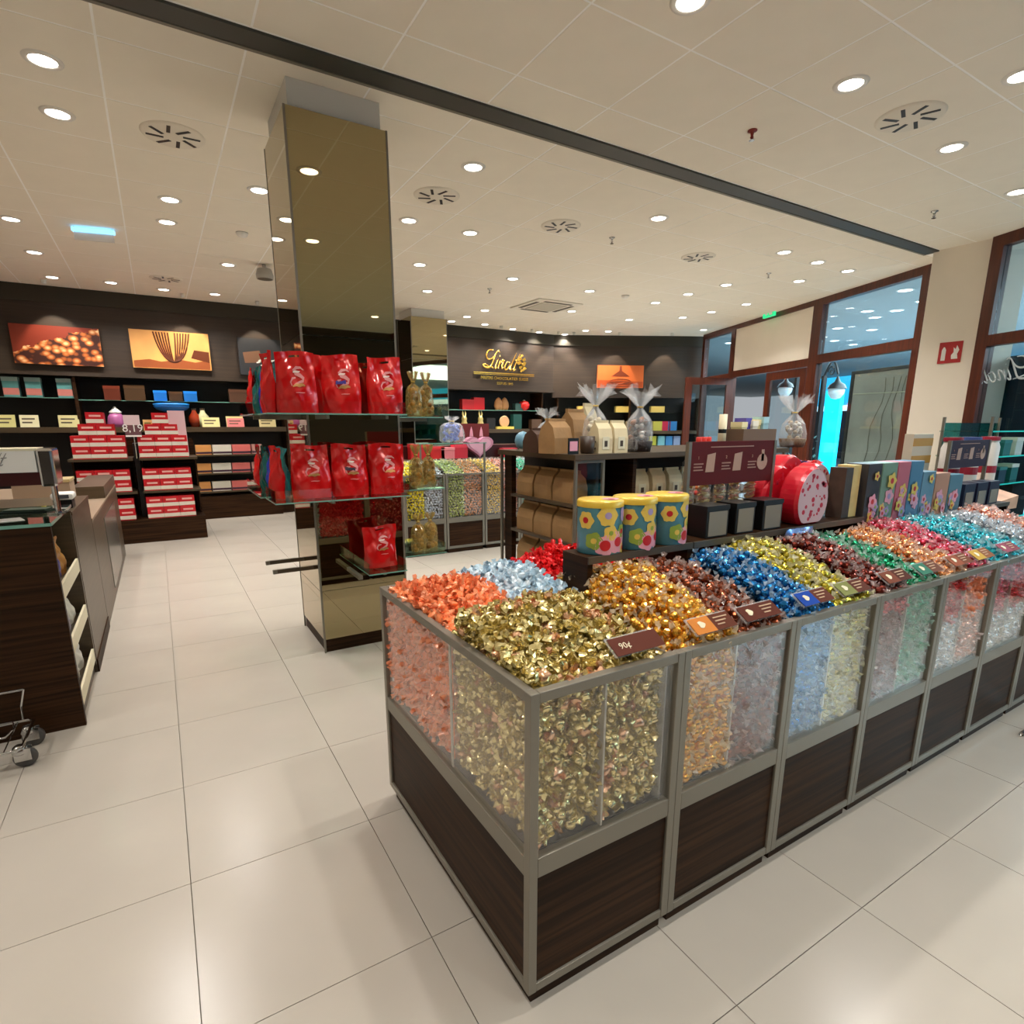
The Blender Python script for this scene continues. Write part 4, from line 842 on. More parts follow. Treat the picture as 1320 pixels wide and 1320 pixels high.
for k in range(3):
    red_pouch((XS[k], 3.53, SH1), R.uniform(-.12, .12) - .1, 'red chocolate pouch on the upper glass shelf, %s' % ['next to the blue and teal pouches', 'between two other red pouches', 'next to the clear gold bags'][k], 21 + k, sticker='blue' if k == 1 else False)
    red_pouch((XS2[k], 3.53, SH2), R.uniform(-.12, .12) - .1, 'red chocolate pouch on the middle glass shelf, %s' % ['next to the blue and teal pouches', 'bearing a dark sticker', 'next to the clear gold bags'][k], 31 + k, h=.31, sticker='black' if k == 1 else False)
red_pouch((1.145, 3.53, SH3), -.05, 'single red chocolate pouch on the lowest glass shelf', 41, w_=.215, h=.27)
red_pouch((.93, 3.64, SH1), .1, 'red pouch standing behind the front ones on the upper shelf', 45, pr=False); 
red_pouch((.572, 3.62, SH1 + .0), -1.3, 'red pouch turned sideways at the outer corner of the upper shelf', 46, w_=.14, pr=False); red_pouch((.572, 3.62, SH2), -1.3, 'red pouch turned sideways at the outer corner of the middle shelf', 47, w_=.14, h=.3, pr=False)
mBLUEB = M('blue_pouch', (40, 60, 170), .22, .15, .7); mTEALB = M('teal_pouch', (60, 150, 160), .22, .15, .7); mDTEAL = M('deep_teal_pouch', (16, 92, 88), .22, .15, .7)
for zsh, nm in ((SH1, 'upper'), (SH2, 'middle')):
    for k, (m_, yy, cn) in enumerate(((mTEALB, 3.80, 'teal'), (mBLUEB, 3.96, 'blue'), (mDTEAL, 4.10, 'deep teal'), (mREDBAG, 4.24, 'red'))):
        red_pouch((.63 - .02 * k, yy, zsh), rad(-90) + R.uniform(-.2, .2), '%s pouch on the %s side shelf of the column' % (cn, nm), 50 + k + int(zsh * 10), w_=.2, h=.29, mat=m_, group='pouches on the side shelves', pr=False)
# glass shelves of the column
def col_shelf(label, x0, x1, y0, y1, z, lip, br):
    t = thing('glass_shelf', label, 'shelf', (x0, y0, z - .008)); W_, D = x1 - x0, y1 - y0
    B(0, W_, 0, D, 0, .0075).build('pane', mGLASSG, t)
    for e in ('f',): B(0, W_, -.0015, -.0002, 0, .0075).build('edge', mGEDGE, t); B(-.0015, -.0002, 0, D, 0, .0075).build('edge', mGEDGE, t)
    for side in lip:
        if side == 'f': B(0, W_, .004, .008, .0078, .075).build('lip', mGLASS, t)
        if side == 'l': B(.002, .006, .009, D - .005, .0078, .075).build('lip', mGLASSG, t)
        if side == 'r': B(W_ - .006, W_ - .002, .009, D - .005, .0078, .075).build('lip', mGLASSG, t)
    for bx in br:
        if bx[0] == 'y': B(bx[1] - .009, bx[1] + .009, .06, D, -.022, -.001).build('bracket', mFRAME, t)
        else: B(.06 if bx[2] < 0 else 0, W_ if bx[2] < 0 else W_ - .06, bx[1] - .009, bx[1] + .009, -.022, -.001).build('bracket', mFRAME, t)
col_shelf('upper glass shelf on the column front', .515, 1.30, 3.36, 3.695, SH1, 'fr', (('y', .33), ('y', .68))); col_shelf('middle glass shelf with lip on the column front', .515, 1.30, 3.36, 3.695, SH2, 'flr', (('y', .33), ('y', .68))); col_shelf('small lowest glass shelf with lip on the column front', 1.015, 1.26, 3.36, 3.695, SH3, 'flr', (('y', .12),))
for z, nm in ((SH1, 'upper'), (SH2, 'middle')): col_shelf('%s glass shelf on the aisle side of the column' % nm, .49, .788, 3.715, 4.33, z, 'l', (('x', .15, -1), ('x', .45, -1)))
for z, nm in ((SH1 - .01, 'upper'), (SH2 - .01, 'middle'), (SH3, 'lowest')): col_shelf('%s glass shelf on the counter side of the column' % nm, 1.378, 1.70, 3.72, 4.33, z, 'r', (('x', .15, 1), ('x', .45, 1)))
for (a_, b_, lb) in (((.79, 3.86), (.55, 3.86), 'empty dark shelf bracket arm low on the column side, front one'), ((.79, 4.15), (.55, 4.15), 'empty dark shelf bracket arm low on the column side, rear one'), ((.98, 3.70), (.98, 3.44), 'empty steel shelf bracket arm low on the column front')):
    t = thing('bracket_arm', lb, 'bracket', (a_[0], a_[1], .555)); dx, dy = b_[0] - a_[0], b_[1] - a_[1]; mb = MB()
    mb.box(min(0, dx) - (0 if dx else .012), max(0, dx) + (0 if dx else .012), min(0, dy) - (0 if dy else .012), max(0, dy) + (0 if dy else .012), -.012, .012); mb.build('arm', mFRAME if dx == 0 else mWOOD2, t); B(dx - .013, dx + .013, dy - .013, dy + .013, -.013, .013).build('end_cap', mFRAME, t)
# clear cellophane bags with gold sweets
mCELL = film('cellophane', (206, 176, 100), .38, .07); mCELW = film('clear_cellophane', (244, 246, 248), .2, .1)
def cello_bag(loc, label, seed, w_=.13, h=.31, fillh=.2, mat=None, fm=((158, 112, 44), (112, 76, 30)), group='clear bags of gold sweets', fan=.06, name='cellophane_bag', basket=None, nfill=34):
    rg = random.Random(seed); t = thing(name, label, 'gift bag', loc, rg.uniform(-.3, .3), group); r0 = w_ / 2
    z0 = 0
    if basket:
        MB().lathe([(.0005, .001), (r0 * .82, .001), (r0 * .97, .07), (r0 * .93, .072), (r0 * .8, .008)], 18, caps=False).build('basket', M('basket_' + basket, {'dark': (40, 28, 24), 'wicker': (110, 84, 60)}[basket], .6, bump=.6, bscale=90), t, smooth=True); z0 = .05
    neck = fillh + (h - fillh) * .3
    prof = [(r0 * .8, .001), (r0, .02), (r0 * 1.02, fillh * .5), (r0 * .9, fillh * .85), (r0 * .5, fillh), (r0 * .2, neck - .015), (r0 * .17, neck), (r0 * .35, neck + .02), (r0 * .35 + fan * .5, neck + (h - neck) * .5), (r0 * .35 + fan, h)]
    mb = MB(); n = 34; k = len(prof); vs = []
    for i in range(n):
        a = 2 * math.pi * i / n
        for q, (r, z) in enumerate(prof):
            rr = r * (1 + rg.uniform(-.1, .1) + (.34 * (1 if i % 2 else -1) if q > 3 else 0)); vs.append((rr * math.cos(a), rr * math.sin(a) * .8, z + (rg.uniform(-min(.07, fan * 1.1), min(.02, fan * .4)) if q == k - 1 else 0)))
    mb.add(vs, [(i * k + q, ((i + 1) % n) * k + q, ((i + 1) % n) * k + q + 1, i * k + q + 1) for i in range(n) for q in range(k - 1)]); mb.build('film', mat or mCELL, t)
    MB().tube([(r0 * .2 * math.cos(a), r0 * .2 * math.sin(a) * .8, neck) for a in (2 * math.pi * q / 10 for q in range(10))], .005, 5, closed=True).build('tie', M('tie_gold', (206, 176, 90), .3, .5), t)
    cs = []
    ms = [M('fill_%d_%d' % (c[0], c[1]), c, .3, .4) for c in fm]
    mb = MB()
    for q in range(nfill):
        v, f = ico(.02, 1); a = rg.uniform(0, 6.28); rr = r0 * .72 * rg.random() ** .5; zz = z0 + .022 + (fillh * .82 - z0) * rg.random() ** 1.1; sh = 1 - .4 * (zz / fillh) ** 3
        mb.add([(p.x + rr * sh * math.cos(a), p.y + rr * sh * math.sin(a) * .8, p.z + zz) for p in v], f, rg.randrange(len(ms)))
    tag(mb.build('contents', ms, t, smooth=True), kind='stuff')
    return t
k = 0
for z, nm in ((SH1 - .01, 'upper'), (SH2 - .01, 'middle'), (SH3, 'lowest')):
    for (xx, yy, w2) in ((1.52, 3.80, 'nearer the mirror'), (1.625, 3.83, 'nearer the shelf lip')):
        cello_bag((xx, yy, z), 'clear bag of gold sweets on the %s side shelf, %s' % (nm, w2), 60 + k, w_=.105, h=.30 if nm != 'lowest' else .28, fillh=.2, fan=.012); k += 1
# ------------------------------------------------------------------ script sign on the far wall
mGOLD = M('sign_gold', (214, 172, 78), .25, .9)
def PW(x, y, v=YW): return PY(x, y, v)
c0 = PW(650, 480); u = (PW(668, 463).x - PW(624, 459).x) / 500
t = thing('shop_sign', 'gold script shop name with emblem and two ruled lines on the dark wall', 'sign', (c0.x, YW - .03, c0.z))
script_letters(t, mGOLD, u, .35, cxp=565, cyp=455)
for o_ in list(t.children): o_.scale = (1, 1, 1.1)
B(-.72, .70, -.008, .008, -.035, -.015).build('ruled_line', mGOLD, t); B(-.72, .70, -.008, .008, -.06, -.05).build('ruled_line', mGOLD, t)
lettering('MAÎTRE CHOCOLATIER SUISSE', .082, mGOLD, t, (0, -.002, -.125), depth=.004); lettering('DEPUIS 1845', .07, mGOLD, t, (0, -.002, -.225), depth=.004)
for k, (a, b, rr) in enumerate(((0, .34, .035), (-.05, .28, .045), (.06, .27, .04), (-.06, .2, .05), (.05, .18, .055), (-.03, .11, .04), (.06, .09, .045), (0, .05, .04))):
    MB().slab([(.40 + a + rr * (1 + .3 * math.cos(3 * q + k)) * math.cos(q), .0 + b + rr * (.8 + .3 * math.sin(2 * q)) * math.sin(q)) for q in (2 * math.pi * j / 12 for j in range(12))], -.004, .004).build('emblem_leaf', mGOLD, t)
MB().tube([(.40 + .05 * math.sin(j * .9), 0, .03 + .045 * j) for j in range(8)], .012).build('emblem_stem', mGOLD, t)
# ------------------------------------------------------------------ picture panels
def pic_nuts():
    m = bpy.data.materials.new('picture_nuts'); m.use_nodes = True; nt = m.node_tree; b = nt.nodes['Principled BSDF']; N = nt.nodes.new; L_ = nt.links.new
    tc = N('ShaderNodeTexCoord'); vo = N('ShaderNodeTexVoronoi'); vo.inputs['Scale'].default_value = 11; mp_ = N('ShaderNodeMapping'); mp_.inputs['Scale'].default_value = (1, 1, 1.3)
    L_(tc.outputs['Object'], mp_.inputs[0]); L_(mp_.outputs[0], vo.inputs['Vector'])
    r = N('ShaderNodeValToRGB'); cr = r.color_ramp; cr.elements[0].color = lin((250, 206, 150)); cr.elements[0].position = .08; cr.elements[1].color = lin((60, 20, 8)); cr.elements[1].position = .66
    e = cr.elements.new(.42); e.color = lin((196, 104, 40)); L_(vo.outputs['Distance'], r.inputs[0])
    sx = N('ShaderNodeSeparateXYZ'); L_(tc.outputs['Object'], sx.inputs[0])
    nz = N('ShaderNodeTexNoise'); nz.inputs['Scale'].default_value = 9; L_(tc.outputs['Object'], nz.inputs['Vector']); nm_ = N('ShaderNodeMath'); nm_.operation = 'MULTIPLY_ADD'; nm_.inputs[1].default_value = .22; L_(nz.outputs['Fac'], nm_.inputs[0]); L_(sx.outputs['Z'], nm_.inputs[2]); ma = N('ShaderNodeMath'); ma.operation = 'MULTIPLY_ADD'; ma.inputs[1].default_value = .38; ma.inputs[2].default_value = .2; L_(sx.outputs['X'], ma.inputs[0])
    no = N('ShaderNodeMath'); no.operation = 'LESS_THAN'; L_(nm_.outputs[0], no.inputs[0]); L_(ma.outputs[0], no.inputs[1])
    mx = N('ShaderNodeMix'); mx.data_type = 'RGBA'; mx.inputs['A'].default_value = lin((128, 42, 18)); L_(no.outputs[0], mx.inputs['Factor']); L_(r.outputs[0], mx.inputs['B']); L_(mx.outputs['Result'], b.inputs['Base Color']); return m
def panel(name, label, x0, x1, z0, z1, mat, y=YW):
    t = thing(name, label, 'picture', ((x0 + x1) / 2, y - .03, (z0 + z1) / 2)); B(-(x1 - x0) / 2, (x1 - x0) / 2, -.02, .03, -(z1 - z0) / 2, (z1 - z0) / 2).build('canvas', mat, t); return t
panel('framed_picture', 'wall picture of a heap of brown nuts', -1.53, -.54, 2.30, 2.81, pic_nuts())
mBG = M('pic_orange', (226, 152, 84), .5, var=.25, vscale=1.6)
t = panel('framed_picture', 'wall picture of a whisk dipping in chocolate', -.18, .85, 2.31, 2.845, mBG); mCH = M('pic_choc', (96, 44, 20), .4)
for k in range(6):
    w_ = .06 + .05 * k; MB().tube([(-.0 + .06 * math.sin(k) + w_ * math.sin(math.pi * j / 14), -.022, .24 - .42 * math.sin(math.pi * j / 14 * .5 + .0) if False else .25 - .44 * math.sin(math.pi * j / 14)) if False else (.02 + (-w_ + 2 * w_ * j / 14) * (1 - .25 * abs(1 - 2 * j / 14)), -.022, .25 - .42 * math.sin(math.pi * j / 14) ** .8) for j in range(15)], .011, 5).build('printed_whisk', mCH, t)
MB().slab([(-.5, -.26), (.5, -.26), (.5, -.12), (.3, -.16), (.1, -.13), (-.15, -.17), (-.3, -.14), (-.5, -.17)], -.0215, -.0205).build('printed_chocolate', M('pic_choc2', (150, 78, 40), .4), t)
MB().slab([(.25, -.1), (.5, -.16), (.5, .0), (.3, .02)], -.0225, -.0216).build('printed_block', mCH, t)
t = panel('framed_picture', 'dark wall picture with chocolate bar and white flakes', 1.26, 1.98, 2.27, 2.83, M('pic_slate', (44, 46, 50), .5, var=.3, vscale=3))
MB().slab([(-.3, .06), (-.05, .1), (0, -.08), (-.28, -.1)], -.022, -.0205).build('printed_bar', M('pic_bar', (120, 86, 64), .5), t)
for k in range(9): 
    a, b = -.05 + .06 * (k % 5) - .03 * (k // 5), -.05 - .07 * (k // 5) + .02 * (k % 3)
    MB().slab([(a + .035 * math.cos(q), b + .014 * math.sin(q) + .01 * math.cos(q)) for q in (2 * math.pi * j / 8 for j in range(8))], -.0235, -.0222).build('printed_flake', mWHITE, t)
qa = PN(770, 471, wa - Vector((0, .03, 0)), wn); qb = PN(829, 473, wa, wn); qz = PN(774, 500, wa, wn).z
wp = (qb - qa).length
t = thing('framed_picture', 'orange wall picture of a chocolate bell and ripples', 'picture', ((qa + qb) / 2 + wn * .03)[:2] + (0,), ang2); zc = (qa.z + qz) / 2; hh = (qa.z - qz) / 2
B(-wp / 2, wp / 2, -.02, .02, zc - hh, zc + hh).build('canvas', M('pic_amber', (214, 104, 44), .5, var=.15, vscale=2), t)
mCH2 = M('pic_bellchoc', (122, 52, 26), .4)
MB().slab([(-.02, zc + hh * .95), (.02, zc + hh * .95), (.03, zc + hh * .5), (.12, zc + hh * .25), (.2, zc), (-.2, zc), (-.12, zc + hh * .25), (-.03, zc + hh * .5)], -.0225, -.0205).build('printed_bell', mCH2, t)
for k in range(3): MB().tube([((.22 + .07 * k) * math.cos(q), -.0225, zc - .1 - .05 * k + .05 * math.sin(q)) for q in (2 * math.pi * j / 20 for j in range(20))], .008, 5, closed=True).build('printed_ripple', mCH2, t)
MB().slab([(-wp / 2 + .01, zc - hh + .01), (wp / 2 - .01, zc - hh + .01), (wp / 2 - .01, zc - hh * .45), (-wp / 2 + .01, zc - hh * .3)], -.0215, -.0203).build('printed_pool', M('pic_pool', (176, 74, 30), .4), t)
# picture spots on the wall
psd = bpy.data.lights.new('picture_spot', 'SPOT'); psd.energy = 30; psd.color = (1, .86, .68); psd.spot_size = rad(62); psd.spot_blend = .35; psd.shadow_soft_size = .02
def wash(x, y):
    t = thing('picture_light', 'small ceiling spot washing the dark fascia wall', 'spotlight', (x, y, HC), 0, 'wall washing spots')
    MB().lathe([(.03, 0), (.03, -.05), (.025, -.055)], 12).build('body', M('lamp_ring'), t, smooth=True)
    l = bpy.data.objects.new('picture_spot', psd); COL.objects.link(l); l.parent = t; l.location = (0, 0, -.07); return l
for x in (-2.1, -1.03, .55, 1.55, 2.6, 4.45, 5.87, 6.58, 7.22): l = wash(x, YW - .42); l.rotation_euler = (rad(24), 0, 0)
for s_ in (.35, 1.3, 2.4): q = wa + wd * s_ + wn * .42; l = wash(q.x, q.y); l.rotation_euler = (rad(24), 0, ang2)

# ------------------------------------------------------------------ far wall shelving (bays between uprights)
def bay(x0, x1, label, shelves, base=.38, basey=None, glassz=1.86):
    t = thing('shelf_bay', label, 'shelf unit', (x0, YW, 0), 0, 'shelving bays of the far wall'); W_ = x1 - x0
    B(.02, W_ - .02, -.02, .48, 0, base).build('base_cabinet', mWOOD, t)
    for x in (0, W_ - .02): B(x, x + .02, 0.02, .49, 0, 2.15).build('upright', mWOOD, t)
    for z in shelves: B(.02, W_ - .02, -.04, .48, z - .075, z).build('shelf', mWOOD2, t)
    if glassz: B(.02, W_ - .02, .06, .46, glassz - .01, glassz).build('glass_shelf', mGLASSG, t); B(.02, W_ - .02, .058, .0595, glassz - .01, glassz).build('glass_edge', mGEDGE, t)
    return t
bay(-4.4, -2.6, 'far wall shelving bay at the left end', (1.45,)); bay(-2.6, -.93, 'far wall shelving bay under the nut picture', (1.45,)); bay(-.93, 1.9, 'far wall shelving bay under the whisk picture', (1.45,), glassz=1.84)
bay(1.9, 4.8, 'far wall shelving bay behind the mirrored columns', (1.42, .8), glassz=1.8); bay(4.8, 7.15, 'far wall shelving bay under the gold shop sign', (1.40, .85), glassz=1.78)
def small_box(loc, dims, col, label, cat='box', group=None, rz=0, lidc=None, band=None, name='chocolate_box', rough=.4):
    t = thing(name, label, cat, loc, rz, group); w_, d_, h_ = dims
    cbox(w_, d_, h_).build('body', M('bx_%d_%d_%d' % col, col, rough), t)
    if band: B(-w_ / 2 - .001, w_ / 2 + .001, -d_ / 2 - .0015, -d_ / 2 - .0003, h_ * band[0], h_ * band[1]).build('label_band', M('bx_%d_%d_%d' % band[2], band[2], .5), t)
    if lidc: B(-w_ / 2 - .003, w_ / 2 + .003, -d_ / 2 - .003, d_ / 2 + .003, h_ * .8, h_ + .003).build('lid', M('bx_%d_%d_%d' % lidc, lidc, .4), t)
    return t
def card(x, z, w_, h_, y, col, label, group=None, mark=(90, 80, 60), name='shelf_card', body=None):
    t = thing(name, label, 'price card', (x, y, z), 0, group)
    B(-w_ / 2, w_ / 2, -.003, .003, 0, h_).build('board', M('bx_%d_%d_%d' % col, col, .5), t, rot=(rad(-12), 0, 0)); 
    for k in range(2): B(-w_ * .38, w_ * (.3 - .15 * k), -.0048, -.0036, h_ * (.62 - .3 * k), h_ * (.74 - .3 * k)).build('printed_line', M('bx_%d_%d_%d' % mark, mark, .5), t, rot=(rad(-12), 0, 0))
    B(-w_ * .2, w_ * .2, 0, .04, 0, .004).build('foot', mACRYL, t)
yf = YW + .12
for i, px_ in enumerate((13, 42, 82)):
    q = PY(px_, 488, yf); small_box((q.x, yf, 1.86), (.17, .15, .26), (96, 160, 158), ['teal patterned gift box by the far left end of the glass shelf', 'teal patterned gift box under the nut picture', 'teal patterned gift box next to the upright'][i], band=(.1, .45, (196, 120, 110)), lidc=(150, 176, 170))
yc = YW + .0
for i, (px_, w_, col, lb) in enumerate(((8, .2, (214, 208, 140), 'yellow patterned card at the far left'), (38, .21, (226, 220, 180), 'plain cream price card with lines'), (89, .24, (206, 196, 140), 'cream grid patterned card by the upright'), (303, .25, (226, 210, 140), 'yellow patterned card beside the pink card'), (330 - 29, .01, (0, 0, 0), ''), (303 + 0, .01, (0, 0, 0), ''))):
    if lb: q = PY(px_, 545, yc); card(q.x, 1.45, w_, .17, yc, col, lb + ' on the far wall shelf')
q = PY(272, 545, yc); card(q.x + .0, 1.45, .25, .15, yc, (226, 214, 150), 'yellow patterned card on the far wall shelf near the blue display'); q = PY(302, 545, yc); q = PY(345, 545, yc); card(q.x, 1.45, .26, .15, yc, (222, 206, 150), 'cream patterned card on the far wall shelf by the red pouches')
bpy.data.objects.remove(bpy.data.objects['shelf_card'], do_unlink=True) if False else None
q = PY(302, 545, yc); card(q.x + .02, 1.45, .25, .14, yc - .02, (232, 130, 130), 'salmon pink card on the far wall shelf')
# blue display and dark goods on the glass shelf
for i, (px_, py_, w_, h_, col, zb, lb) in enumerate(((204, 492, .17, .15, (24, 110, 190), 1.84, 'bright blue box beside a brown box on the glass shelf'), (243, 493, .18, .15, (24, 110, 190), 1.84, 'bright blue box at the outer side of the brown boxes'), (224, 493, .18, .14, (70, 48, 28), 1.84, 'brown box between two bright blue boxes'), (172, 494, .26, .22, (74, 52, 30), 1.84, 'large brown gift box on the glass shelf'), (144, 502, .2, .2, (96, 40, 22), 1.84, 'rust red gift box on the glass shelf'), (305, 500, .26, .2, (84, 56, 40), 1.84, 'dark brown basket box on the glass shelf'), (330, 498, .2, .24, (64, 48, 30), 1.84, 'tall dark olive box on the glass shelf'))):
    q = PY(px_, py_, yf); small_box((q.x, yf, zb), (w_, .16, h_), col, lb, lidc=tuple(min(255, int(c * 1.25)) for c in col))
q = PY(222, 530, yf - .02); t = thing('blue_display', 'bright blue table display with a round foot on the far shelf', 'display stand', (q.x, yf, 1.45)); MB().lathe([(.12, 0), (.1, .02), (.07, .03), (.07, .22), (.2, .26), (.24, .3), (.24, .33)], 18).build('stand', M('bx_24_110_190'), t, smooth=True); MB().lathe([(.245, .33), (.25, .35), (.2, .36), (.001, .365)], 18, caps=False).build('tray', M('blue_tray', (40, 130, 210), .4), t, smooth=True)
q = PY(149, 535, yf); t = thing('pink_bell_jar', 'mauve bell shaped jar with white top on the far shelf', 'jar', (q.x, yf, 1.45)); MB().lathe([(.1, 0), (.12, .05), (.1, .15), (.07, .2)], 16).build('body', M('mauve', (166, 90, 140), .3), t, smooth=True); MB().lathe([(.075, .2), (.08, .22), (.03, .27), (.01, .3)], 16).build('lid', mWHITE, t, smooth=True)
for i, (px_, c, lb) in enumerate(((251, (150, 50, 20), 'amber bottle on the far wall shelf'), (262, (196, 196, 150), 'pale green wrapped parcel on the far wall shelf'))):
    q = PY(px_, 540, yf); t = thing('shelf_ornament', lb, 'ornament', (q.x, yf, 1.45)); MB().lathe([(.06, 0), (.09, .08), (.085, .16), (.04, .22), (.03, .26)], 14).build('body', M('orn%d' % i, c, .25), t, smooth=True); MB().lathe([(.034, .26), (.034, .29), (.001, .292)], 10, caps=False).build('cap', mWOOD2, t)
# step display of cards and boxes below the shelf
for r_ in range(3):
    z = [1.02, .73, .44][r_]; py_ = [578, 603, 628][r_]
    for k, (px_, col, w_, cn) in enumerate(((262, (224, 158, 90), .22, 'amber'), (286, (228, 222, 206), .27, 'white'), (311, (226, 118, 112), .27, 'salmon'), (331, (206, 150, 140), .15, 'dusty pink'))):
        q = PY(px_, py_, YW - .06); small_box((q.x, YW - .03, z), (w_, .12, .15), col, '%s chocolate box on the %s step of the wall display' % (cn, ['top', 'middle', 'bottom'][r_]), band=(.1, .3, (70, 40, 60)), group='boxes on the step display')
t = thing('step_display', 'dark stepped wall display under the shelf', 'display stand', (.3, YW - .1, 0)); 
for z in (1.02, .73, .44): B(0, 1.4, -.03, .07, z - .025, z).build('step', mWOOD2, t)
for x in (0, 1.38): B(x, x + .02, -.02, .07, .0, 1.0).build('upright', mWOOD, t)
B(.0, 1.4, -.04, .075, 0, .36).build('base', mWOOD, t)
# dim goods on the sign wall shelves, placed by pixel on the shelf line
def goods(lst, y, zs):
    for (px_, w_, h_, col, lb) in lst: q = PY(px_, 540, y); small_box((q.x, y, zs), (w_, .14, h_), col, lb)
goods([(602, .26, .2, (176, 30, 34), 'red gift box on the glass shelf under the shop sign'), (616, .24, .24, (190, 24, 30), 'taller red gift box on the glass shelf under the shop sign'), (667, .18, .14, (60, 90, 84), 'dark green box on the glass shelf under the shop sign')], YW + .14, 1.78)
for i, px_ in enumerate((643, 651)):
    q = PY(px_, 515, YW + .1); t = thing('wooden_bunny', 'tan wooden egg figure on the glass shelf, %s' % ['left of its twin by the red boxes', 'right of its twin by the green box'][i].replace('left of', 'beside').replace('right of', 'beside'), 'ornament', (q.x, YW + .12, 1.78)); MB().lathe([(.07, 0), (.1, .08), (.09, .16), (.05, .23), (.005, .26)], 16, sy=.5).build('body', M('tanwood', (190, 136, 84), .5), t, smooth=True); MB().lathe([(.04, 0), (.04, .01)], 12).build('foot', mWOOD2, t)
q = PY(676, 518, YW + .1); t = thing('red_heart_tin', 'round bright red tin on the glass shelf', 'tin', (q.x, YW + .12, 1.78)); MB().lathe([(.05, 0), (.11, .06), (.12, .12), (.09, .18), (.02, .2)], 18).build('body', M('bright_red', (226, 40, 36), .25), t, smooth=True); MB().lathe([(.03, .2), (.02, .22), (.001, .222)], 10, caps=False).build('knob', mCREAM, t)
for i, px_ in enumerate((598, 619)):
    q = PY(px_, 548, YW + .06); t = thing('chocolate_bunny', 'gold foil bunny in a clear box on the sign wall shelf, %s' % ['by the red boxes', 'by the round biscuit'][i], 'figure', (q.x, YW + .04, 1.40)); MB().lathe([(.05, 0), (.07, .05), (.06, .12), (.045, .16), (.055, .2), (.04, .24), (.02, .26)], 14).build('body', M('bunny', (206, 186, 120), .3, .4), t, smooth=True)
    for s in (-1, 1): MB().tube([(s * .02, 0, .24), (s * .03, 0, .3), (s * .025, .01, .36)], [.014, .018, .004], 6).build('ear', M('bunny'), t, smooth=True)
    B(-.1, .1, -.06, .06, 0, .04).build('tray', mYEL, t)
q = PY(650, 546, YW + .04); t = thing('round_biscuit', 'round tan biscuit face standing on the sign wall shelf', 'ornament', (q.x, YW + .04, 1.40)); MB().lathe([(.0005, -.02), (.11, -.02), (.12, 0), (.11, .02), (.0005, .02)], 20, caps=False).build('disc', M('biscuit', (206, 160, 116), .6), t, (0, 0, .15), (rad(90), 0, 0)); B(-.2, .2, -.06, .06, 0, .05).build('tray', mYEL, t)
goods([(631, .2, .22, (34, 32, 30), 'black box with white label on the sign wall shelf'), (665, .2, .3, (30, 74, 66), 'deep green box on the sign wall shelf'), (690, .26, .2, (86, 60, 40), 'brown box on the sign wall shelf near the angled wall')], YW + .1, 1.40)
goods([(580, .3, .22, (214, 60, 70), 'red and pink carton under the sign wall shelf by the column'), (596, .26, .26, (226, 150, 150), 'pale pink carton under the sign wall shelf'), (612, .3, .3, (150, 40, 40), 'brick red carton under the sign wall shelf'), (690, .3, .22, (206, 190, 150), 'cream carton under the sign wall shelf')], YW + .1, .85)
# shelving on the angled wall
def bentbay(s0, s1, label):
    t = thing('shelf_bay', label, 'shelf unit', tuple(wa + wd * s0), ang2, 'shelving bays of the far wall'); W_ = s1 - s0
    B(.02, W_ - .02, -.02, .48, 0, .38).build('base_cabinet', mWOOD, t)
    for x in (0, W_ - .02): B(x, x + .02, .02, .49, 0, 2.05).build('upright', mWOOD, t)
    for z in (1.36, .82): B(.02, W_ - .02, -.04, .48, z - .07, z).build('shelf', mWOOD2, t)
    B(.02, W_ - .02, .05, .46, 1.74, 1.752).build('glass_shelf', mGLASSG, t)
bentbay(.1, 1.7, 'angled wall shelving bay beside the sign wall'); bentbay(1.7, 3.25, 'angled wall shelving bay next to the shop door')
def bgoods(px_, zs, dims, col, label, d_=.14):
    q = PN(px_, 540, wa - wn * d_, wn); small_box((q.x, q.y, zs), dims, col, label, rz=ang2)
for px_, cn in ((752, 'beside the sign wall'), (801, 'in the middle of the angled wall'), (846, 'next to the shop door')): bgoods(px_, 1.752, (.3, .16, .13), (206, 176, 90), 'pale yellow box on the glass shelf %s' % cn)
for px_, col, cn in ((735, (70, 50, 40), 'dark brown'), (775, (96, 60, 40), 'chestnut'), (812, (150, 130, 90), 'khaki'), (847, (176, 170, 70), 'olive yellow'), (858, (176, 30, 60), 'crimson'), (866, (40, 110, 170), 'blue')): bgoods(px_, 1.36, (.2, .14, .2), col, '%s box on the angled wall shelf' % cn)
for r_, z in enumerate((.82, 1.04)):
    for px_, col, cn in ((842, (190, 190, 70), 'yellow green'), (853, (130, 190, 200), 'pale turquoise'), (863, (70, 140, 200), 'sky blue'), (873, (150, 170, 206), 'lavender')): bgoods(px_, z, (.15, .13, .2), col, '%s carton in the %s tier near the shop door' % (cn, ['lower', 'upper'][r_]))

# ------------------------------------------------------------------ gondola of red and white boxes
gy = 8.65
t = thing('red_box_gondola', 'dark promotion gondola stacked with red and white boxes', 'display stand', (-1.25, gy, 0)); GW = 1.25 + .43
B(0, GW, 0, .75, 0, .3).build('plinth', mWOOD, t)
for x0, x1 in ((.3, .965), (1.02, GW)):
    for z in (.66, 1.075): B(x0, x1 - .01, .02, .62, z - .03, z).build('shelf', mWOOD2, t)
    for x in (x0, x1 - .03): B(x, x + .02, .36, .6, .3, 1.045).build('upright', mWOOD, t)
B(.3, GW - .01, .62, .65, .3, 1.3).build('back_panel', mWOOD, t); B(.965, 1.02, .25, .62, .3, 1.25).build('centre_post', mBLACK, t)
mBXR = M('carton_red', (198, 26, 36), .35); mBXW = M('carton_white', (226, 216, 200), .4); mBXP = M('carton_print', (238, 180, 170), .4)
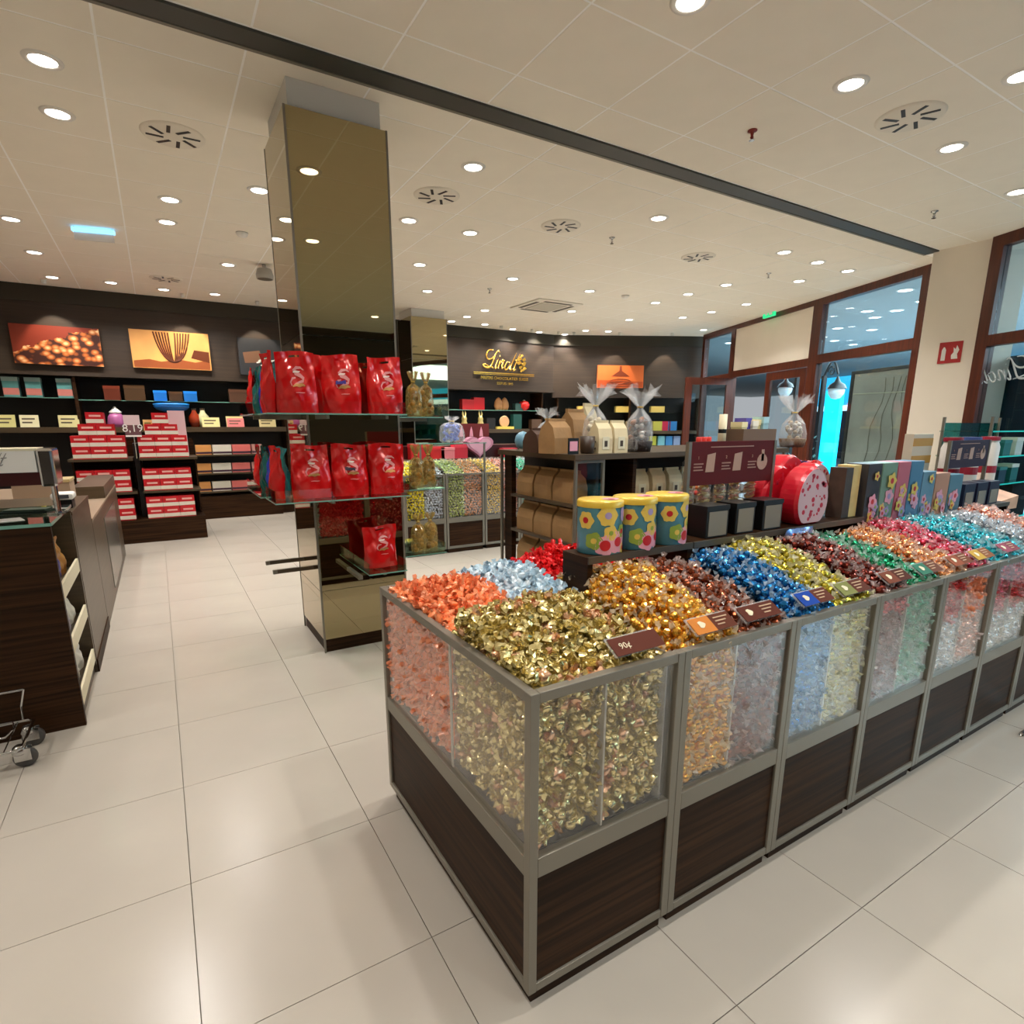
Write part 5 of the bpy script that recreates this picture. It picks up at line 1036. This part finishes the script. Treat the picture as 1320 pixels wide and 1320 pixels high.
cb = thing('red_carton', 'red carton', 'box'); BW, BD, BH = .178, .26, .138
cbox(BW, BD, BH).build('body', mBXR, cb); B(-BW / 2 - .001, BW / 2 + .001, -BD / 2 - .0012, -BD / 2 - .0002, .012, BH * .42).build('white_band', mBXW, cb)
B(-BW * .3, BW * .35, -BD / 2 - .0012, -BD / 2 - .0002, BH * .62, BH * .78).build('printed_name', mBXP, cb); firstc = True
def carton(x, z, label, grp, y=gy + .16):
    global firstc
    if firstc: cb.location = (x, y, z); cb['label'] = label; cb['group'] = grp; firstc = False
    else: dup(cb, (x, y, z), 0, label, grp)
for cx_, side in ((-.62, 'near the till counter'), (.055, 'near the step display')):
    for zb, rows, nm in ((1.075, (3, 3, 2, 1), 'top'), (.66, (3, 3), 'middle'), (.3, (3, 3), 'bottom')):
        for q, n_ in enumerate(rows):
            for k in range(n_): carton(cx_ + (k - (n_ - 1) / 2) * (BW + .004), zb + q * (BH + .001), 'red and white carton on the %s gondola tier %s' % (nm, side), 'red cartons on the %s tier %s' % (nm, side))
t = thing('price_sign', 'mauve and white price sign between the two carton stacks', 'sign', ((PY(170, 545, 8.66).x), 8.66, 1.07)); q0 = PY(158, 535, 8.66); q1 = PY(183, 563, 8.66); w_ = (q1.x - q0.x) / 2; z0, z1 = q1.z - 1.07, q0.z - 1.07
B(-w_, w_, -.006, .006, z0, z1).build('board', M('mauve_dark', (112, 70, 76), .5), t); B(-w_, w_, -.0075, -.0062, z1 - .12, z1).build('white_header', M('hdr', (226, 196, 200), .5), t); B(-w_, w_, -.0075, -.0062, z0, z0 + .02).build('white_footer', mWHITE, t)
lettering('8,19', .13, mWHITE, t, (0, -.0075, (z0 + z1) / 2 - .03)); MB().tube([(0, .01, 0), (0, .01, z1)], .006).build('stem', mCHROME, t)
t = thing('white_sign', 'blank white upright board behind the carton stack', 'sign', (PY(229, 550, 9.1).x, 9.2, 1.05)); B(-.1, .1, -.006, .006, 0, .62).build('board', M('hdr'), t); B(-.06, .06, -.05, .05, 0, .006).build('foot', mACRYL, t)
card(PY(190, 540, 8.95).x, 1.41, .11, .14, 8.95, (222, 206, 130), 'small cream card with a green mark by the carton stack', mark=(110, 120, 40))

# ------------------------------------------------------------------ till counter on the left
LX = -.475
t = thing('till_counter', 'dark wooden till counter end with glass top and side shelves', 'counter', (LX, 3.37, 0))
B(-1.9, 0, 0, .03, .0, 1.02).build('end_panel', mWOOD, t); B(-1.9, -.36, .031, .75, 0, 1.0).build('body', mWOOD, t)
B(-.36, -.02, .031, .75, 0, .06).build('shelf_base', mWOOD2, t); B(-.36, -.002, .72, .75, .06, 1.0).build('side_panel', mWOOD2, t)
for z in (.12, .40, .68): 
    o_ = B(-.355, -.015, .035, .715, z - .012, z).build('shelf', mWOOD2, t); B(-.014, -.002, .035, .715, z - .03, z + .045).build('price_rail', mCREAM, t)
B(-1.9, 0.004, -.004, .75, 1.021, 1.035).build('glass_top', mGLASSG, t); B(-1.9, .004, -.006, -.0042, 1.0205, 1.0355).build('glass_edge', mGEDGE, t); B(.0042, .006, -.004, .75, 1.0205, 1.0355).build('glass_edge', mGEDGE, t)
for k, (z, cs) in enumerate(((.68, ((190, 110, 70), (90, 84, 150), (176, 120, 60))), (.40, ((214, 210, 200), (190, 184, 196), (222, 220, 206))), (.12, ((220, 216, 204), (206, 200, 190), (226, 222, 210))))):
    for j, c in enumerate(cs): 
        tt = red_pouch((LX - .08, 3.37 + .14 + .2 * j, z), rad(90), '%s packet on the %s shelf of the till counter side' % (['rust', 'violet', 'amber', 'white', 'lilac', 'cream', 'ivory', 'grey', 'off-white'][k * 3 + j], ['upper', 'middle', 'lower'][k]), 90 + k * 3 + j, w_=.17, h=.2, mat=M('pk_%d_%d_%d' % c, c, .35), group='packets on the till counter shelves', pr=False)
t = thing('till_counter', 'brown laminate till counter section behind the glass topped end', 'counter', (LX, 4.125, 0)); B(-1.9, 0, 0, .95, .0, .97).build('body', mWOOD2, t); B(-1.9, .003, -.002, .952, .971, .99).build('worktop', mWOOD2, t); B(-.004, .006, .0, .95, 0, .08).build('kick', mWOOD, t)
t = thing('till_counter', 'long far section of the till counter with a lower worktop', 'counter', (LX, 5.085, 0)); B(-1.2, 0, 0, 2.9, .0, .80).build('body', mWOOD2, t); B(-1.2, .003, -.002, 2.9, .801, .82).build('worktop', M('beige_lam', (150, 128, 106), .4), t); B(-.24, -.002, 1.4, 2.9, .821, .93).build('raised_front', mWOOD2, t); B(-.001, .006, .9, 2.2, .08, .7).build('steel_panel', M('steel_pan', (150, 146, 138), .25, .8), t)
t = thing('parcel_box', 'beige card box on the far till counter', 'box', (-.78, 5.6, .8205)); cbox(.34, .3, .24).build('body', M('beige_box', (164, 140, 116), .5), t); B(-.175, .175, -.155, .155, .241, .26).build('lid', M('beige_lid', (190, 170, 120), .4), t)
t = thing('bottle', 'small yellow bottle standing on the beige box', 'bottle', (-.80, 5.55, 1.081)); MB().lathe([(.04, 0), (.045, .02), (.045, .06), (.02, .09), (.015, .12)], 14).build('body', M('yel_bottle', (176, 156, 40), .2), t, smooth=True); MB().lathe([(.017, .12), (.017, .14), (.001, .141)], 10, caps=False).build('cap', mCREAM, t)
# display box with printed name standing on the till counter
q0 = PY(0, 582, 3.62); q1 = PY(64, 582, 3.62); q2 = PY(30, 626, 3.62)
t = thing('display_box', 'white and maroon display box in a chrome stand on the till counter', 'display box', (q1.x - .35, 3.62, 1.0355)); zt, zb_ = q0.z - 1.0355, q2.z - 1.0355; zm = zb_ + (zt - zb_) * .38
B(-.5, .29, 0, .2, zm, zt).build('white_front', mWHITE, t); B(-.5, .31, -.001, .2, zb_, zm - .001).build('maroon_front', M('maroon_panel', (60, 16, 16), .3), t); B(-.5, .3, .0, .21, zt + .0005, zt + .012).build('top_panel', mCREAM, t)
B(.292, .36, -.004, .204, zb_ - .01, zt + .01).build('chrome_end', mCHROME, t, bevel=.012)
for x in (.33, -.45): MB().tube([(x, .1, 0), (x, .1, zb_)], .014, 10).build('post', mCHROME, t); MB().lathe([(.05, 0), (.05, .008)], 16, (x, .1, 0)).build('foot', mCHROME, t)
script_letters(t, M('grey_print', (150, 144, 140), .4), .0003, .06)
for o_ in t.children:
    if o_.name.startswith('letter_stroke'): o_.location = (.1, -.0015, (zm + zt) / 2 - .015)
t = thing('card_terminal', 'white card payment terminal on the till counter', 'terminal', (PY(80, 630, 4.4).x, 4.4, .9905)); B(-.045, .045, -.07, .07, 0, .05).build('base', mBLACK, t); B(-.055, .055, -.08, .08, .051, .09).build('housing', mWHITE, t, bevel=.012); B(-.035, .035, -.0815, -.0802, .06, .082).build('screen', M('screen_grey', (90, 92, 96), .2), t)
t = thing('paper_sheet', 'white paper leaflet lying on the glass till top', 'paper', (-.72, 3.55, 1.0356), .3); B(-.12, .12, -.06, .06, 0, .002).build('sheet', mWHITE, t)
t = thing('brochure_holder', 'dark green brochure holder lying on the glass till top', 'holder', (-.62, 3.84, 1.0356), -.2); B(-.1, .1, -.06, .06, 0, .012).build('base', M('dgreen', (24, 40, 32), .3), t); B(-.09, .09, -.05, .05, .0125, .02).build('leaflet', M('dgreen2', (60, 80, 66), .4), t)
# ------------------------------------------------------------------ chrome basket trolley at the lower left
t = thing('basket_trolley', 'chrome wire basket trolley on castors beside the till counter', 'trolley', (-.68, 3.1, 0)); zf = .112
MB().tube([(-.5, -.1, zf), (.0, -.1, zf), (.02, -.08, zf), (.02, .2, zf), (0, .22, zf), (-.5, .22, zf)], .007, 8, closed=True).build('base_frame', mCHROME, t, smooth=True)
for k in range(7): MB().tube([(-.46 + .07 * k, -.1, zf), (-.46 + .07 * k, .22, zf)], .003).build('base_wire', mCHROME, t)
MB().tube([(-.5, .24, .26), (-.0, .24, .26)], .006, 8).build('handle_rail', mCHROME, t); MB().tube([(0, .24, .26), (-.02, .235, .18), (-.02, .22, zf)], .004).build('upright_wire', mCHROME, t); MB().tube([(-.48, .24, .26), (-.48, .22, zf)], .004).build('upright_wire', mCHROME, t)
MB().tube([(-.5, -.02, .15), (-.04, -.02, .15), (-.02, .06, .155), (-.04, .14, .15), (-.5, .14, .15)], .005).build('basket_rail', mCHROME, t, smooth=True)
for x, y in ((.0, -.03), (0.0, .17), (-.45, -.03), (-.45, .17)):
    cst = MB().lathe([(.016, .105), (.024, .096), (.03, .075), (.026, .066)], 10, (x, y, 0)).build('castor', mCHROME, t, smooth=True)
    mb = MB(); mb.lathe([(.018, -.014), (.04, -.014), (.044, -.008), (.044, .008), (.04, .014), (.018, .014)], 18); mb.v = [(x + v_[0] + .016, y + v_[2], .0445 + v_[1]) for v_ in mb.v]; mb.build('wheel', M('rubber', (70, 68, 66), .5), cst, smooth=True)
    B(x - .02, x + .04, y - .02, y - .016, .035, .09).build('fork', mCHROME, cst); B(x - .02, x + .04, y + .016, y + .02, .035, .09).build('fork', mCHROME, cst)

# ------------------------------------------------------------------ middle gondola with paper bags
gx0, gx1, gy0, gy1, gz = 2.21, 4.35, 2.88, 3.82, 1.30
t = thing('bag_gondola', 'dark wooden gondola shelving brown paper bags and cream sachets', 'shelf unit', (gx0, gy0, 0)); GW, GD = gx1 - gx0, gy1 - gy0
B(-.02, GW, -.02, GD, gz - .035, gz).build('top_board', mWOOD2, t)
B(0.03, .07, GD - .12, GD - .02, 0, gz - .035).build('upright', mWOOD, t); B(.5, .53, .02, .42, 0, gz - .035).build('upright', mWOOD, t); B(.23, GW - .02, .44, .47, .06, gz - .035).build('back_panel', mDARK, t)
B(.2, .22, .04, GD - .03, .06, gz - .035).build('back_panel', mDARK, t); B(0.01, GW, .01, GD - .02, 0, .06).build('plinth', mWOOD, t)
for z in (.46, .72, .98): B(.015, .2, .05, GD - .13, z - .02, z).build('shelf', mWOOD2, t); B(.53, GW - .05, .02, .43, z - .02, z).build('shelf', mWOOD2, t)
for (x, y) in ((0, 0), (.22, 0), (0, GD - .02), (GW - .03, 0)): B(x, x + .018, y, y + .018, 0, gz - .036).build('metal_post', mFRAME, t)
B(.018, .22, 0, .018, gz - .055, gz - .036).build('metal_rail', mFRAME, t); B(.02, .22, .005, .01, .06, gz - .055).build('glass_end', mGLASS, t)
mKRAFT = M('kraft', (164, 126, 82), .7, var=.12, vscale=10, bump=.2, bscale=40); mCRB = M('cream_bag', (222, 206, 166), .6, var=.06, vscale=12)
def paper_bag(loc, w_, d_, h_, mat, label, rz=0, group=None, lab=None, tilt=0, name='paper_bag'):
    t = thing(name, label, 'paper bag', loc, rz, group); n = 5
    mb = MB(); w2, d2 = w_ / 2, d_ / 2
    prof = [(w2, d2, 0), (w2 * 1.01, d2 * 1.02, h_ * .45), (w2 * .98, d2 * .75, h_ * .75), (w2 * .97, d2 * .12, h_ * .93), (w2 * .97, d2 * .1, h_)]
    for (a, b, z) in prof: mb.v += [(-a, -b, z), (a, -b, z), (a, b, z), (-a, b, z)]
    for q in range(len(prof) - 1):
        for k in range(4): mb.f.append((q * 4 + k, q * 4 + (k + 1) % 4, q * 4 + 4 + (k + 1) % 4, q * 4 + 4 + k)); mb.m.append(0)
    mb.f += [(3, 2, 1, 0), tuple(range(len(prof) * 4 - 4, len(prof) * 4))]; mb.m += [0, 0]; mb.build('bag', mat, t)
    B(-w2 * .98, w2 * .98, -d2 * .16, d2 * .16, h_ * .93, h_ * 1.005).build('folded_top', mat, t)
    if lab: B(-w2 * .5, w2 * .5, -d2 - .003, -d2 - .0012, h_ * .12, h_ * .5).build('label', M('bx_%d_%d_%d' % lab, lab, .5), t); B(-w2 * .22, w2 * .2, -d2 - .0045, -d2 - .0032, h_ * .2, h_ * .38).build('printed_mark', M('mark_dark', (70, 56, 40), .5), t)
for r_, z in enumerate((.46, .72, .98)):
    for k in range(3): paper_bag((gx0 + .11, gy0 + .20 + .23 * k, z), .21, .13, .21, mKRAFT, 'folded kraft paper bag on the %s end shelf of the gondola' % ['lower', 'middle', 'upper'][r_], rad(-90), 'kraft bags on the gondola end')
for k in range(4): paper_bag((gx0 + .64 + .165 * k, gy0 + .12, .98), .13, .1, .2, mCRB, 'cream paper sachet with printed label on the upper gondola shelf', 0, 'cream sachets on the gondola shelf', lab=(232, 226, 196), name='cream_sachet')
for k in range(4): paper_bag((gx0 + .64 + .165 * k, gy0 + .12, .72), .13, .1, .2, mCRB, 'cream paper sachet on the gondola shelf below the top one', 0, 'cream sachets on the lower gondola shelf', lab=(232, 226, 196), name='cream_sachet')
def top_at(px_, y): return PY(px_, 575, y).x
TB = [(694, 3.28, .17, .13, .16, M('bx_74_48_34', (74, 48, 34), .6), 'small dark brown bag at the gondola top corner'), (716, 3.12, .19, .13, .22, mKRAFT, 'kraft paper bag with a cream side at the gondola top corner'), (740, 3.37, .2, .14, .29, mKRAFT, 'tall kraft paper bag behind the other on the gondola top'), (757, 3.56, .13, .1, .34, mCRB, 'tall cream bag behind the kraft bags on the gondola top')]
for px_, y, w_, d_, h_, m_, lb in TB: paper_bag((top_at(px_, y), y, gz), w_, d_, h_, m_, lb, .3)
for k, px_ in enumerate((774, 794)): paper_bag((top_at(px_, 3.0), 3.0, gz), .12, .1, .21, mCRB, 'cream sachet with printed label on the gondola top, %s' % ['next to the kraft bags', 'next to the wrapped basket'][k], .05, lab=(236, 230, 200), name='cream_sachet')
mFR = ((206, 200, 190), (150, 110, 84), (230, 224, 214))
cello_bag((top_at(765, 3.14) + .01, 3.14, gz), 'clear gathered cellophane bag behind the cream sachets', 80, w_=.17, h=.44, fillh=.25, mat=mCELW, fm=((206, 190, 150), (226, 216, 190)), group='wrapped gift baskets', fan=.08)
cello_bag((top_at(823, 3.02), 3.02, gz), 'clear wrapped gift in a dark basket on the gondola top', 81, w_=.2, h=.44, fillh=.24, mat=mCELW, fm=((196, 190, 182), (150, 96, 60), (60, 44, 36)), group='wrapped gift baskets', fan=.08, basket='dark')
cello_bag((top_at(705, 3.72), 3.72, gz), 'pale wrapped gift at the far end of the gondola top', 82, w_=.16, h=.3, fillh=.19, mat=mCELW, fm=((206, 216, 222), (226, 230, 234)), group='wrapped gift baskets', fan=.05)
cello_bag((PY(1021, 570, 2.95).x, 2.95, gz), 'clear wrapped gift in a wicker basket next to the gift crate', 83, w_=.22, h=.42, fillh=.22, mat=mCELW, fm=((206, 200, 190), (170, 150, 120)), group='wrapped gift baskets', fan=.08, basket='wicker')
t = thing('small_card', 'black framed pink card on the gondola top', 'card', (top_at(739, 2.95), 2.95, gz)); B(-.04, .04, -.004, .004, 0, .1).build('frame', mBLACK, t); B(-.03, .03, -.0055, -.0042, .02, .08).build('print', mPINK, t)
t = thing('dark_mug', 'dark brown cup on the gondola top', 'cup', (top_at(757, 2.98), 2.98, gz)); MB().lathe([(.04, 0), (.045, .01), (.05, .11), (.046, .11), (.04, .012)], 18).build('cup', M('cupb', (56, 40, 26), .4), t, smooth=True); MB().tube([(.047, 0, .08), (.075, 0, .07), (.07, 0, .03), (.045, 0, .025)], .006).build('handle', M('cupb'), t)
t = thing('pale_egg', 'pale blue egg ornament at the far end of the gondola top', 'ornament', (top_at(674, 3.75), 3.75, gz)); MB().lathe([(.01, 0), (.05, .02), (.065, .06), (.055, .1), (.03, .125), (.003, .135)], 16).build('egg', M('egg_blue', (120, 170, 196), .3), t, smooth=True); MB().lathe([(.035, 0), (.03, .012)], 12).build('ring', mCHROME, t)
# gift crate, red candles and cream tube on the right of the gondola top
cxr = PY(967, 575, 2.98).x
t = thing('gift_crate', 'brown crate of assorted wrapped gifts on the gondola top', 'crate', (cxr, 3.0, gz)); 
B(-.2, .2, -.1, -.085, 0, .15).build('side', M('crate', (104, 80, 62), .6), t); B(-.2, .2, .085, .1, 0, .15).build('side', M('crate'), t); B(-.2, -.185, -.085, .085, 0, .15).build('side', M('crate'), t); B(.185, .2, -.085, .085, 0, .15).build('side', M('crate'), t); B(-.185, .185, -.085, .085, 0, .01).build('base', M('crate'), t)
for k, (dx, col, h_, lb) in enumerate(((-.13, (226, 214, 160), .19, 'cream'), (-.06, (70, 60, 150), .22, 'violet'), (0, (226, 220, 200), .2, 'ivory'), (.06, (222, 206, 150), .21, 'yellow'), (.13, (150, 190, 200), .23, 'turquoise'))): small_box((cxr + dx, 3.0 + .02 * (k % 2), gz + .0105), (.062, .1, h_), col, '%s packet standing in the brown gift crate' % lb, lidc=tuple(min(255, c + 20) for c in col), name='gift_packet')
for k in range(3):
    t = thing('red_candle', 'short red candle beside the cream tube on the gondola top', 'candle', (PY(901 + 6 * k, 570, 2.95).x, 2.95, gz), 0, 'red candles'); MB().lathe([(.0215, 0), (.022, .09), (.017, .095), (.001, .094)], 14).build('wax', M('wax', (206, 44, 30), .4), t, smooth=True); MB().tube([(0, 0, .09), (.001, 0, .105)], .0015).build('wick', mBLACK, t)
t = thing('cream_tube', 'tall cream tube with black bands on the gondola top', 'tube', (PY(930, 570, 2.98).x, 2.98, gz)); MB().lathe([(.03, 0), (.03, .26), (.001, .261)], 16).build('tube', mCREAM, t, smooth=True); MB().lathe([(.0305, .12), (.0305, .15)], 16, caps=False).build('band', mBLACK, t)
# jar of striped sweets on the gondola
t = thing('sweet_jar', 'glass jar of orange striped sweets at the gondola front', 'jar', (PY(876, 600, 2.93).x, 2.83 - .06, gz - .31)); MB().lathe([(.09, 0), (.1, .02), (.1, .24), (.08, .26)], 20, caps=False).build('glass', mGLASS, t, smooth=True)
mb = MB()
for k in range(70): v, f = ico(.019, 0); a = R.uniform(0, 6.28); rr = .075 * R.random() ** .5; zz = .022 + .2 * R.random(); mb.add([(p.x + rr * math.cos(a), p.y + rr * math.sin(a), p.z + zz) for p in v], f, k % 3)
tag(mb.build('sweets', [M('jar_or', (226, 130, 70), .3), M('jar_rd', (206, 60, 50), .3), M('jar_wh', (236, 220, 200), .3)], t, smooth=True), kind='stuff')
MB().lathe([(.085, .26), (.085, .285), (.001, .29)], 20, caps=False).build('lid', mWOOD2, t)
t = thing('jar_stand', 'dark pedestal shelf under the striped sweet jar', 'stand', (PY(876, 600, 2.93).x, 2.77, 0)); B(-.11, .11, -.105, .105, gz - .34, gz - .31).build('top', mWOOD2, t); B(-.02, .02, -.02, .02, .02, gz - .34).build('leg', mFRAME, t); B(-.1, .1, -.1, .1, 0, .02).build('foot', mFRAME, t)
for k, (px_, col, lb) in enumerate(((1000, (206, 190, 130), 'yellow'), (1024, (40, 44, 130), 'navy blue'), (1040, (226, 40, 40), 'scarlet'))):
    q = PY(px_, 600, 2.8); t = thing('sweet_pile', '%s sweets heaped in a tray at the gondola end' % lb, 'sweets', (q.x, 2.78, gz - .2)); 
    mb = MB()
    for j in range(40): v, f = ico(.02, 0); mb.add([(p.x + R.uniform(-.09, .09), p.y + R.uniform(-.06, .06), p.z + .02 + R.uniform(0, .07)) for p in v], f)
    tag(mb.build('sweets', M('pile_%d' % col[0], col, .3, .2), t), kind='stuff'); B(-.115, .115, -.085, .085, -.012, 0).build('tray', mBLACK, t); B(-.02, .02, -.02, .02, -(gz - .2), -.012).build('leg', mFRAME, t)

# ------------------------------------------------------------------ sweet bins at the back
by = 6.05
def back_unit(x0, label, cols, wid=.5):
    t = thing('rear_bin_unit', label, 'display counter', (x0, by, 0), 0, 'rear sweet bin units'); D = 1.0; e = .026; H_ = .93
    B(.02, wid - .02, .02, D - .02, 0, .06).build('plinth', mWOOD, t)
    for x in (0, wid - e):
        for y in (0, D - e): B(x, x + e, y, y + e, .05, H_).build('post', mFRAME, t)
    for z0, z1 in ((H_ - .02, H_), (.36, .42), (.05, .08)): B(e, wid - e, .001, e, z0, z1).build('rail', mFRAME, t)
    B(e, wid - e, .008, .02, .08, .36).build('wood_panel', mWOOD, t); B(e, wid - e, .009, .014, .42, H_ - .02).build('glass_pane', mGLASS, t); B(e, wid - e, .03, D - .03, .41, .42).build('bin_floor', mBLACK, t)
    B(.008, .014, e, D - e, .06, H_ - .03).build('side_panel', mFRAME, t)
    for h_, kn in enumerate(cols):
        xa = x0 + .03 + h_ * (wid / 2 - .02); xb = xa + wid / 2 - .045
        pts = facewall(xa, xb, .44, .9, by + .035, 1, sp=.032, layers=1) + [(x, y, .92 + .12 * math.sin(math.pi * min(1, (y - by) / .9)) + NR.uniform(-.012, .012)) for x in np.arange(xa, xb, .034) for y in np.arange(by + .03, by + .95, .036)]
        massed(kn + '_sweet_mass', 'rear bin of %s wrapped sweets in the unit %s' % (kn, label.split(' unit ')[1]), 'sweets', kn, pts)
kind('pistachio', crumple, (186, 196, 120), (206, 210, 150), .1, .35); kind('apricot', crumple, (214, 150, 104), (232, 190, 150), .1, .35); kind('butter', crumple, (226, 190, 90), (236, 210, 140), .1, .35); kind('blush', crumple, (206, 140, 120), (226, 180, 170), .1, .35); kind('lemon', crumple, (226, 206, 20), (226, 206, 60), .1, .35); kind('pearl', crumple, (196, 204, 216), (230, 232, 236), .1, .35); kind('mint', crumple, (70, 190, 150), (150, 220, 200), .1, .35)
for i, (xa, lb, cs) in enumerate(((2.27, 'dark rear bin unit next to the mirrored column', ('lemon', 'pearl')), (2.78, 'dark rear bin unit holding pale green sweets', ('pistachio', 'apricot')), (3.29, 'dark rear bin unit holding butter yellow sweets', ('butter', 'blush')), (3.80, 'dark rear bin unit holding mint sweets', ('mint', 'pearl')))): back_unit(xa, lb, cs)
# red shelf of goods and heart cushion shape behind the rear bins
t = thing('rear_display', 'dark tiered display of red and pink goods behind the rear bins', 'display stand', (2.7, 7.25, 0))
B(0, 2.1, 0, .5, 0, 1.0).build('body', mDARK, t); B(0, 2.1, -.02, .5, 1.001, 1.03).build('shelf', mWOOD2, t); B(0, 2.1, .15, .5, 1.031, 1.2).build('step', M('maroon_panel'), t)
for k, (px_, col, w_, h_, lb) in enumerate(((540, (196, 24, 30), .28, .2, 'crimson'), (560, (206, 30, 34), .24, .16, 'scarlet'), (575, (226, 130, 140), .2, .15, 'rose'), (592, (206, 40, 60), .2, .18, 'cherry'), (655, (196, 30, 50), .22, .12, 'wine red'))): q = PY(px_, 575, 7.32); small_box((q.x, 7.32, 1.03), (w_, .12, h_), col, '%s gift carton on the rear display' % lb, lidc=tuple(min(255, c + 24) for c in col))
q = PY(621, 585, 7.2); t = thing('heart_cushion', 'dusty pink heart shaped box standing on the rear display', 'gift box', (q.x, 7.3, 1.03))
hp = [(.22 * (16 * math.sin(a) ** 3) / 16, .15 + .2 * (13 * math.cos(a) - 5 * math.cos(2 * a) - 2 * math.cos(3 * a) - math.cos(4 * a)) / 16 * .8) for a in (2 * math.pi * k / 30 for k in range(30))]; zmin = min(p[1] for p in hp)
MB().slab([(a, b - zmin) for a, b in hp], -.05, .05).build('body', M('dusty', (206, 140, 166), .5), t, bevel=.008); MB().slab([(a * .8, (b - .15) * .8 + .15 - zmin) for a, b in hp], -.056, -.0505).build('front', M('dusty2', (222, 166, 190), .5), t)
t = thing('red_backboard', 'dark red board with three printed bottles behind the pink heart', 'sign', (q.x, 7.5, 1.2)); B(-.28, .28, -.01, .01, 0, .3).build('board', M('dkred', (110, 26, 24), .5), t)
for k in range(3): MB().slab([(-.17 + .16 * k - .03, .12), (-.17 + .16 * k + .03, .12), (-.17 + .16 * k + .02, .2), (-.17 + .16 * k, .26), (-.17 + .16 * k - .02, .2)], -.0125, -.0105).build('printed_bottle', mPINK, t)
q = PY(580, 545, 6.3); cello_bag((q.x, 6.25, 1.28), 'clear bag of royal blue sweets on the high glass tray', 84, w_=.3, h=.3, fillh=.22, mat=mCELW, fm=((50, 80, 180), (90, 120, 210)), group='wrapped gift baskets', fan=.02, nfill=60)
t = thing('glass_tray', 'glass tray on a slim frame above the rear bins', 'shelf', (q.x, 6.25, 0)); B(-.5, .35, -.2, .16, 1.27, 1.28).build('pane', mGLASSG, t); B(-.5, .35, -.202, -.2005, 1.27, 1.28).build('edge', mGEDGE, t)
for x in (-.48, .33): B(x - .01, x + .01, -.19, -.175, .93, 1.27).build('post', mFRAME, t)
# ------------------------------------------------------------------ glass display at the right edge
DX0 = PY(1272, 600, 2.15).x
t = thing('glass_display', 'teal glass shelving display by the window', 'display case', (DX0, 2.15, 0)); 
for z in (.62, .95, 1.2, 1.42): B(0, 1.2, 0, .4, z, z + .012).build('glass_shelf', mGLASSG, t); B(0, 1.2, -.002, -.0003, z, z + .012).build('glass_edge', M('teal_edge', (40, 190, 180), .2, emit=.25), t)
for x in (0, 1.18): 
    for y in (.01, .37): B(x, x + .02, y, y + .02, 0, 1.55).build('post', mFRAME, t)
B(.02, 1.18, .01, .39, 0, .4).build('base', mWOOD, t); B(.02, 1.18, .385, .395, .4, 1.5).build('back_pane', glass('teal_pane', (120, 190, 190)), t)
for zi, z in enumerate((.632, .962, 1.212)):
    for k in range(4):
        small_box((DX0 + .15 + .27 * k, 2.32, z), (.16, .12, .13 + .02 * (k % 2)), [(40, 110, 110), (206, 206, 200), (120, 90, 70), (30, 60, 80)][(k + zi) % 4], '%s gift box on the %s glass shelf by the window' % (['teal', 'white', 'tan', 'navy'][(k + zi) % 4], ['lower', 'middle', 'upper'][zi]), lidc=(226, 222, 214) if k % 2 else (60, 130, 130))
t = thing('tan_cushion', 'sloping tan wooden tray of pale sweets beside the glass display', 'tray', (4.72, 1.62, .90)); MB().add([(0, 0, 0), (.5, 0, .0), (.5, .4, .0), (0, .4, .0), (0, 0, .05), (.5, 0, .09), (.5, .4, .2), (0, .4, .14)], [(3, 2, 1, 0), (4, 5, 6, 7), (0, 1, 5, 4), (1, 2, 6, 5), (2, 3, 7, 6), (3, 0, 4, 7)]).build('tray', M('tan_tray', (206, 160, 130), .6, var=.15, vscale=8), t); MB().tube([(0, -.01, .03), (.5, .2, .2)], .012).build('strut', mWOOD2, t)

# chrome base of a stand at the right edge of the aisle
q = PZ(1303, 938, 0); t = thing('floor_stand', 'low chrome bar stand lying on the floor before the counter', 'stand', (q.x, q.y - .04, 0))
for k in range(2): MB().tube([(-.06, -.02 - .05 * k, .012), (.5, -.02 - .05 * k, .012)], .011, 8).build('bar', mCHROME, t, smooth=True)
B(.2, .24, -.09, .0, .023, .03).build('cross_plate', mCHROME, t)
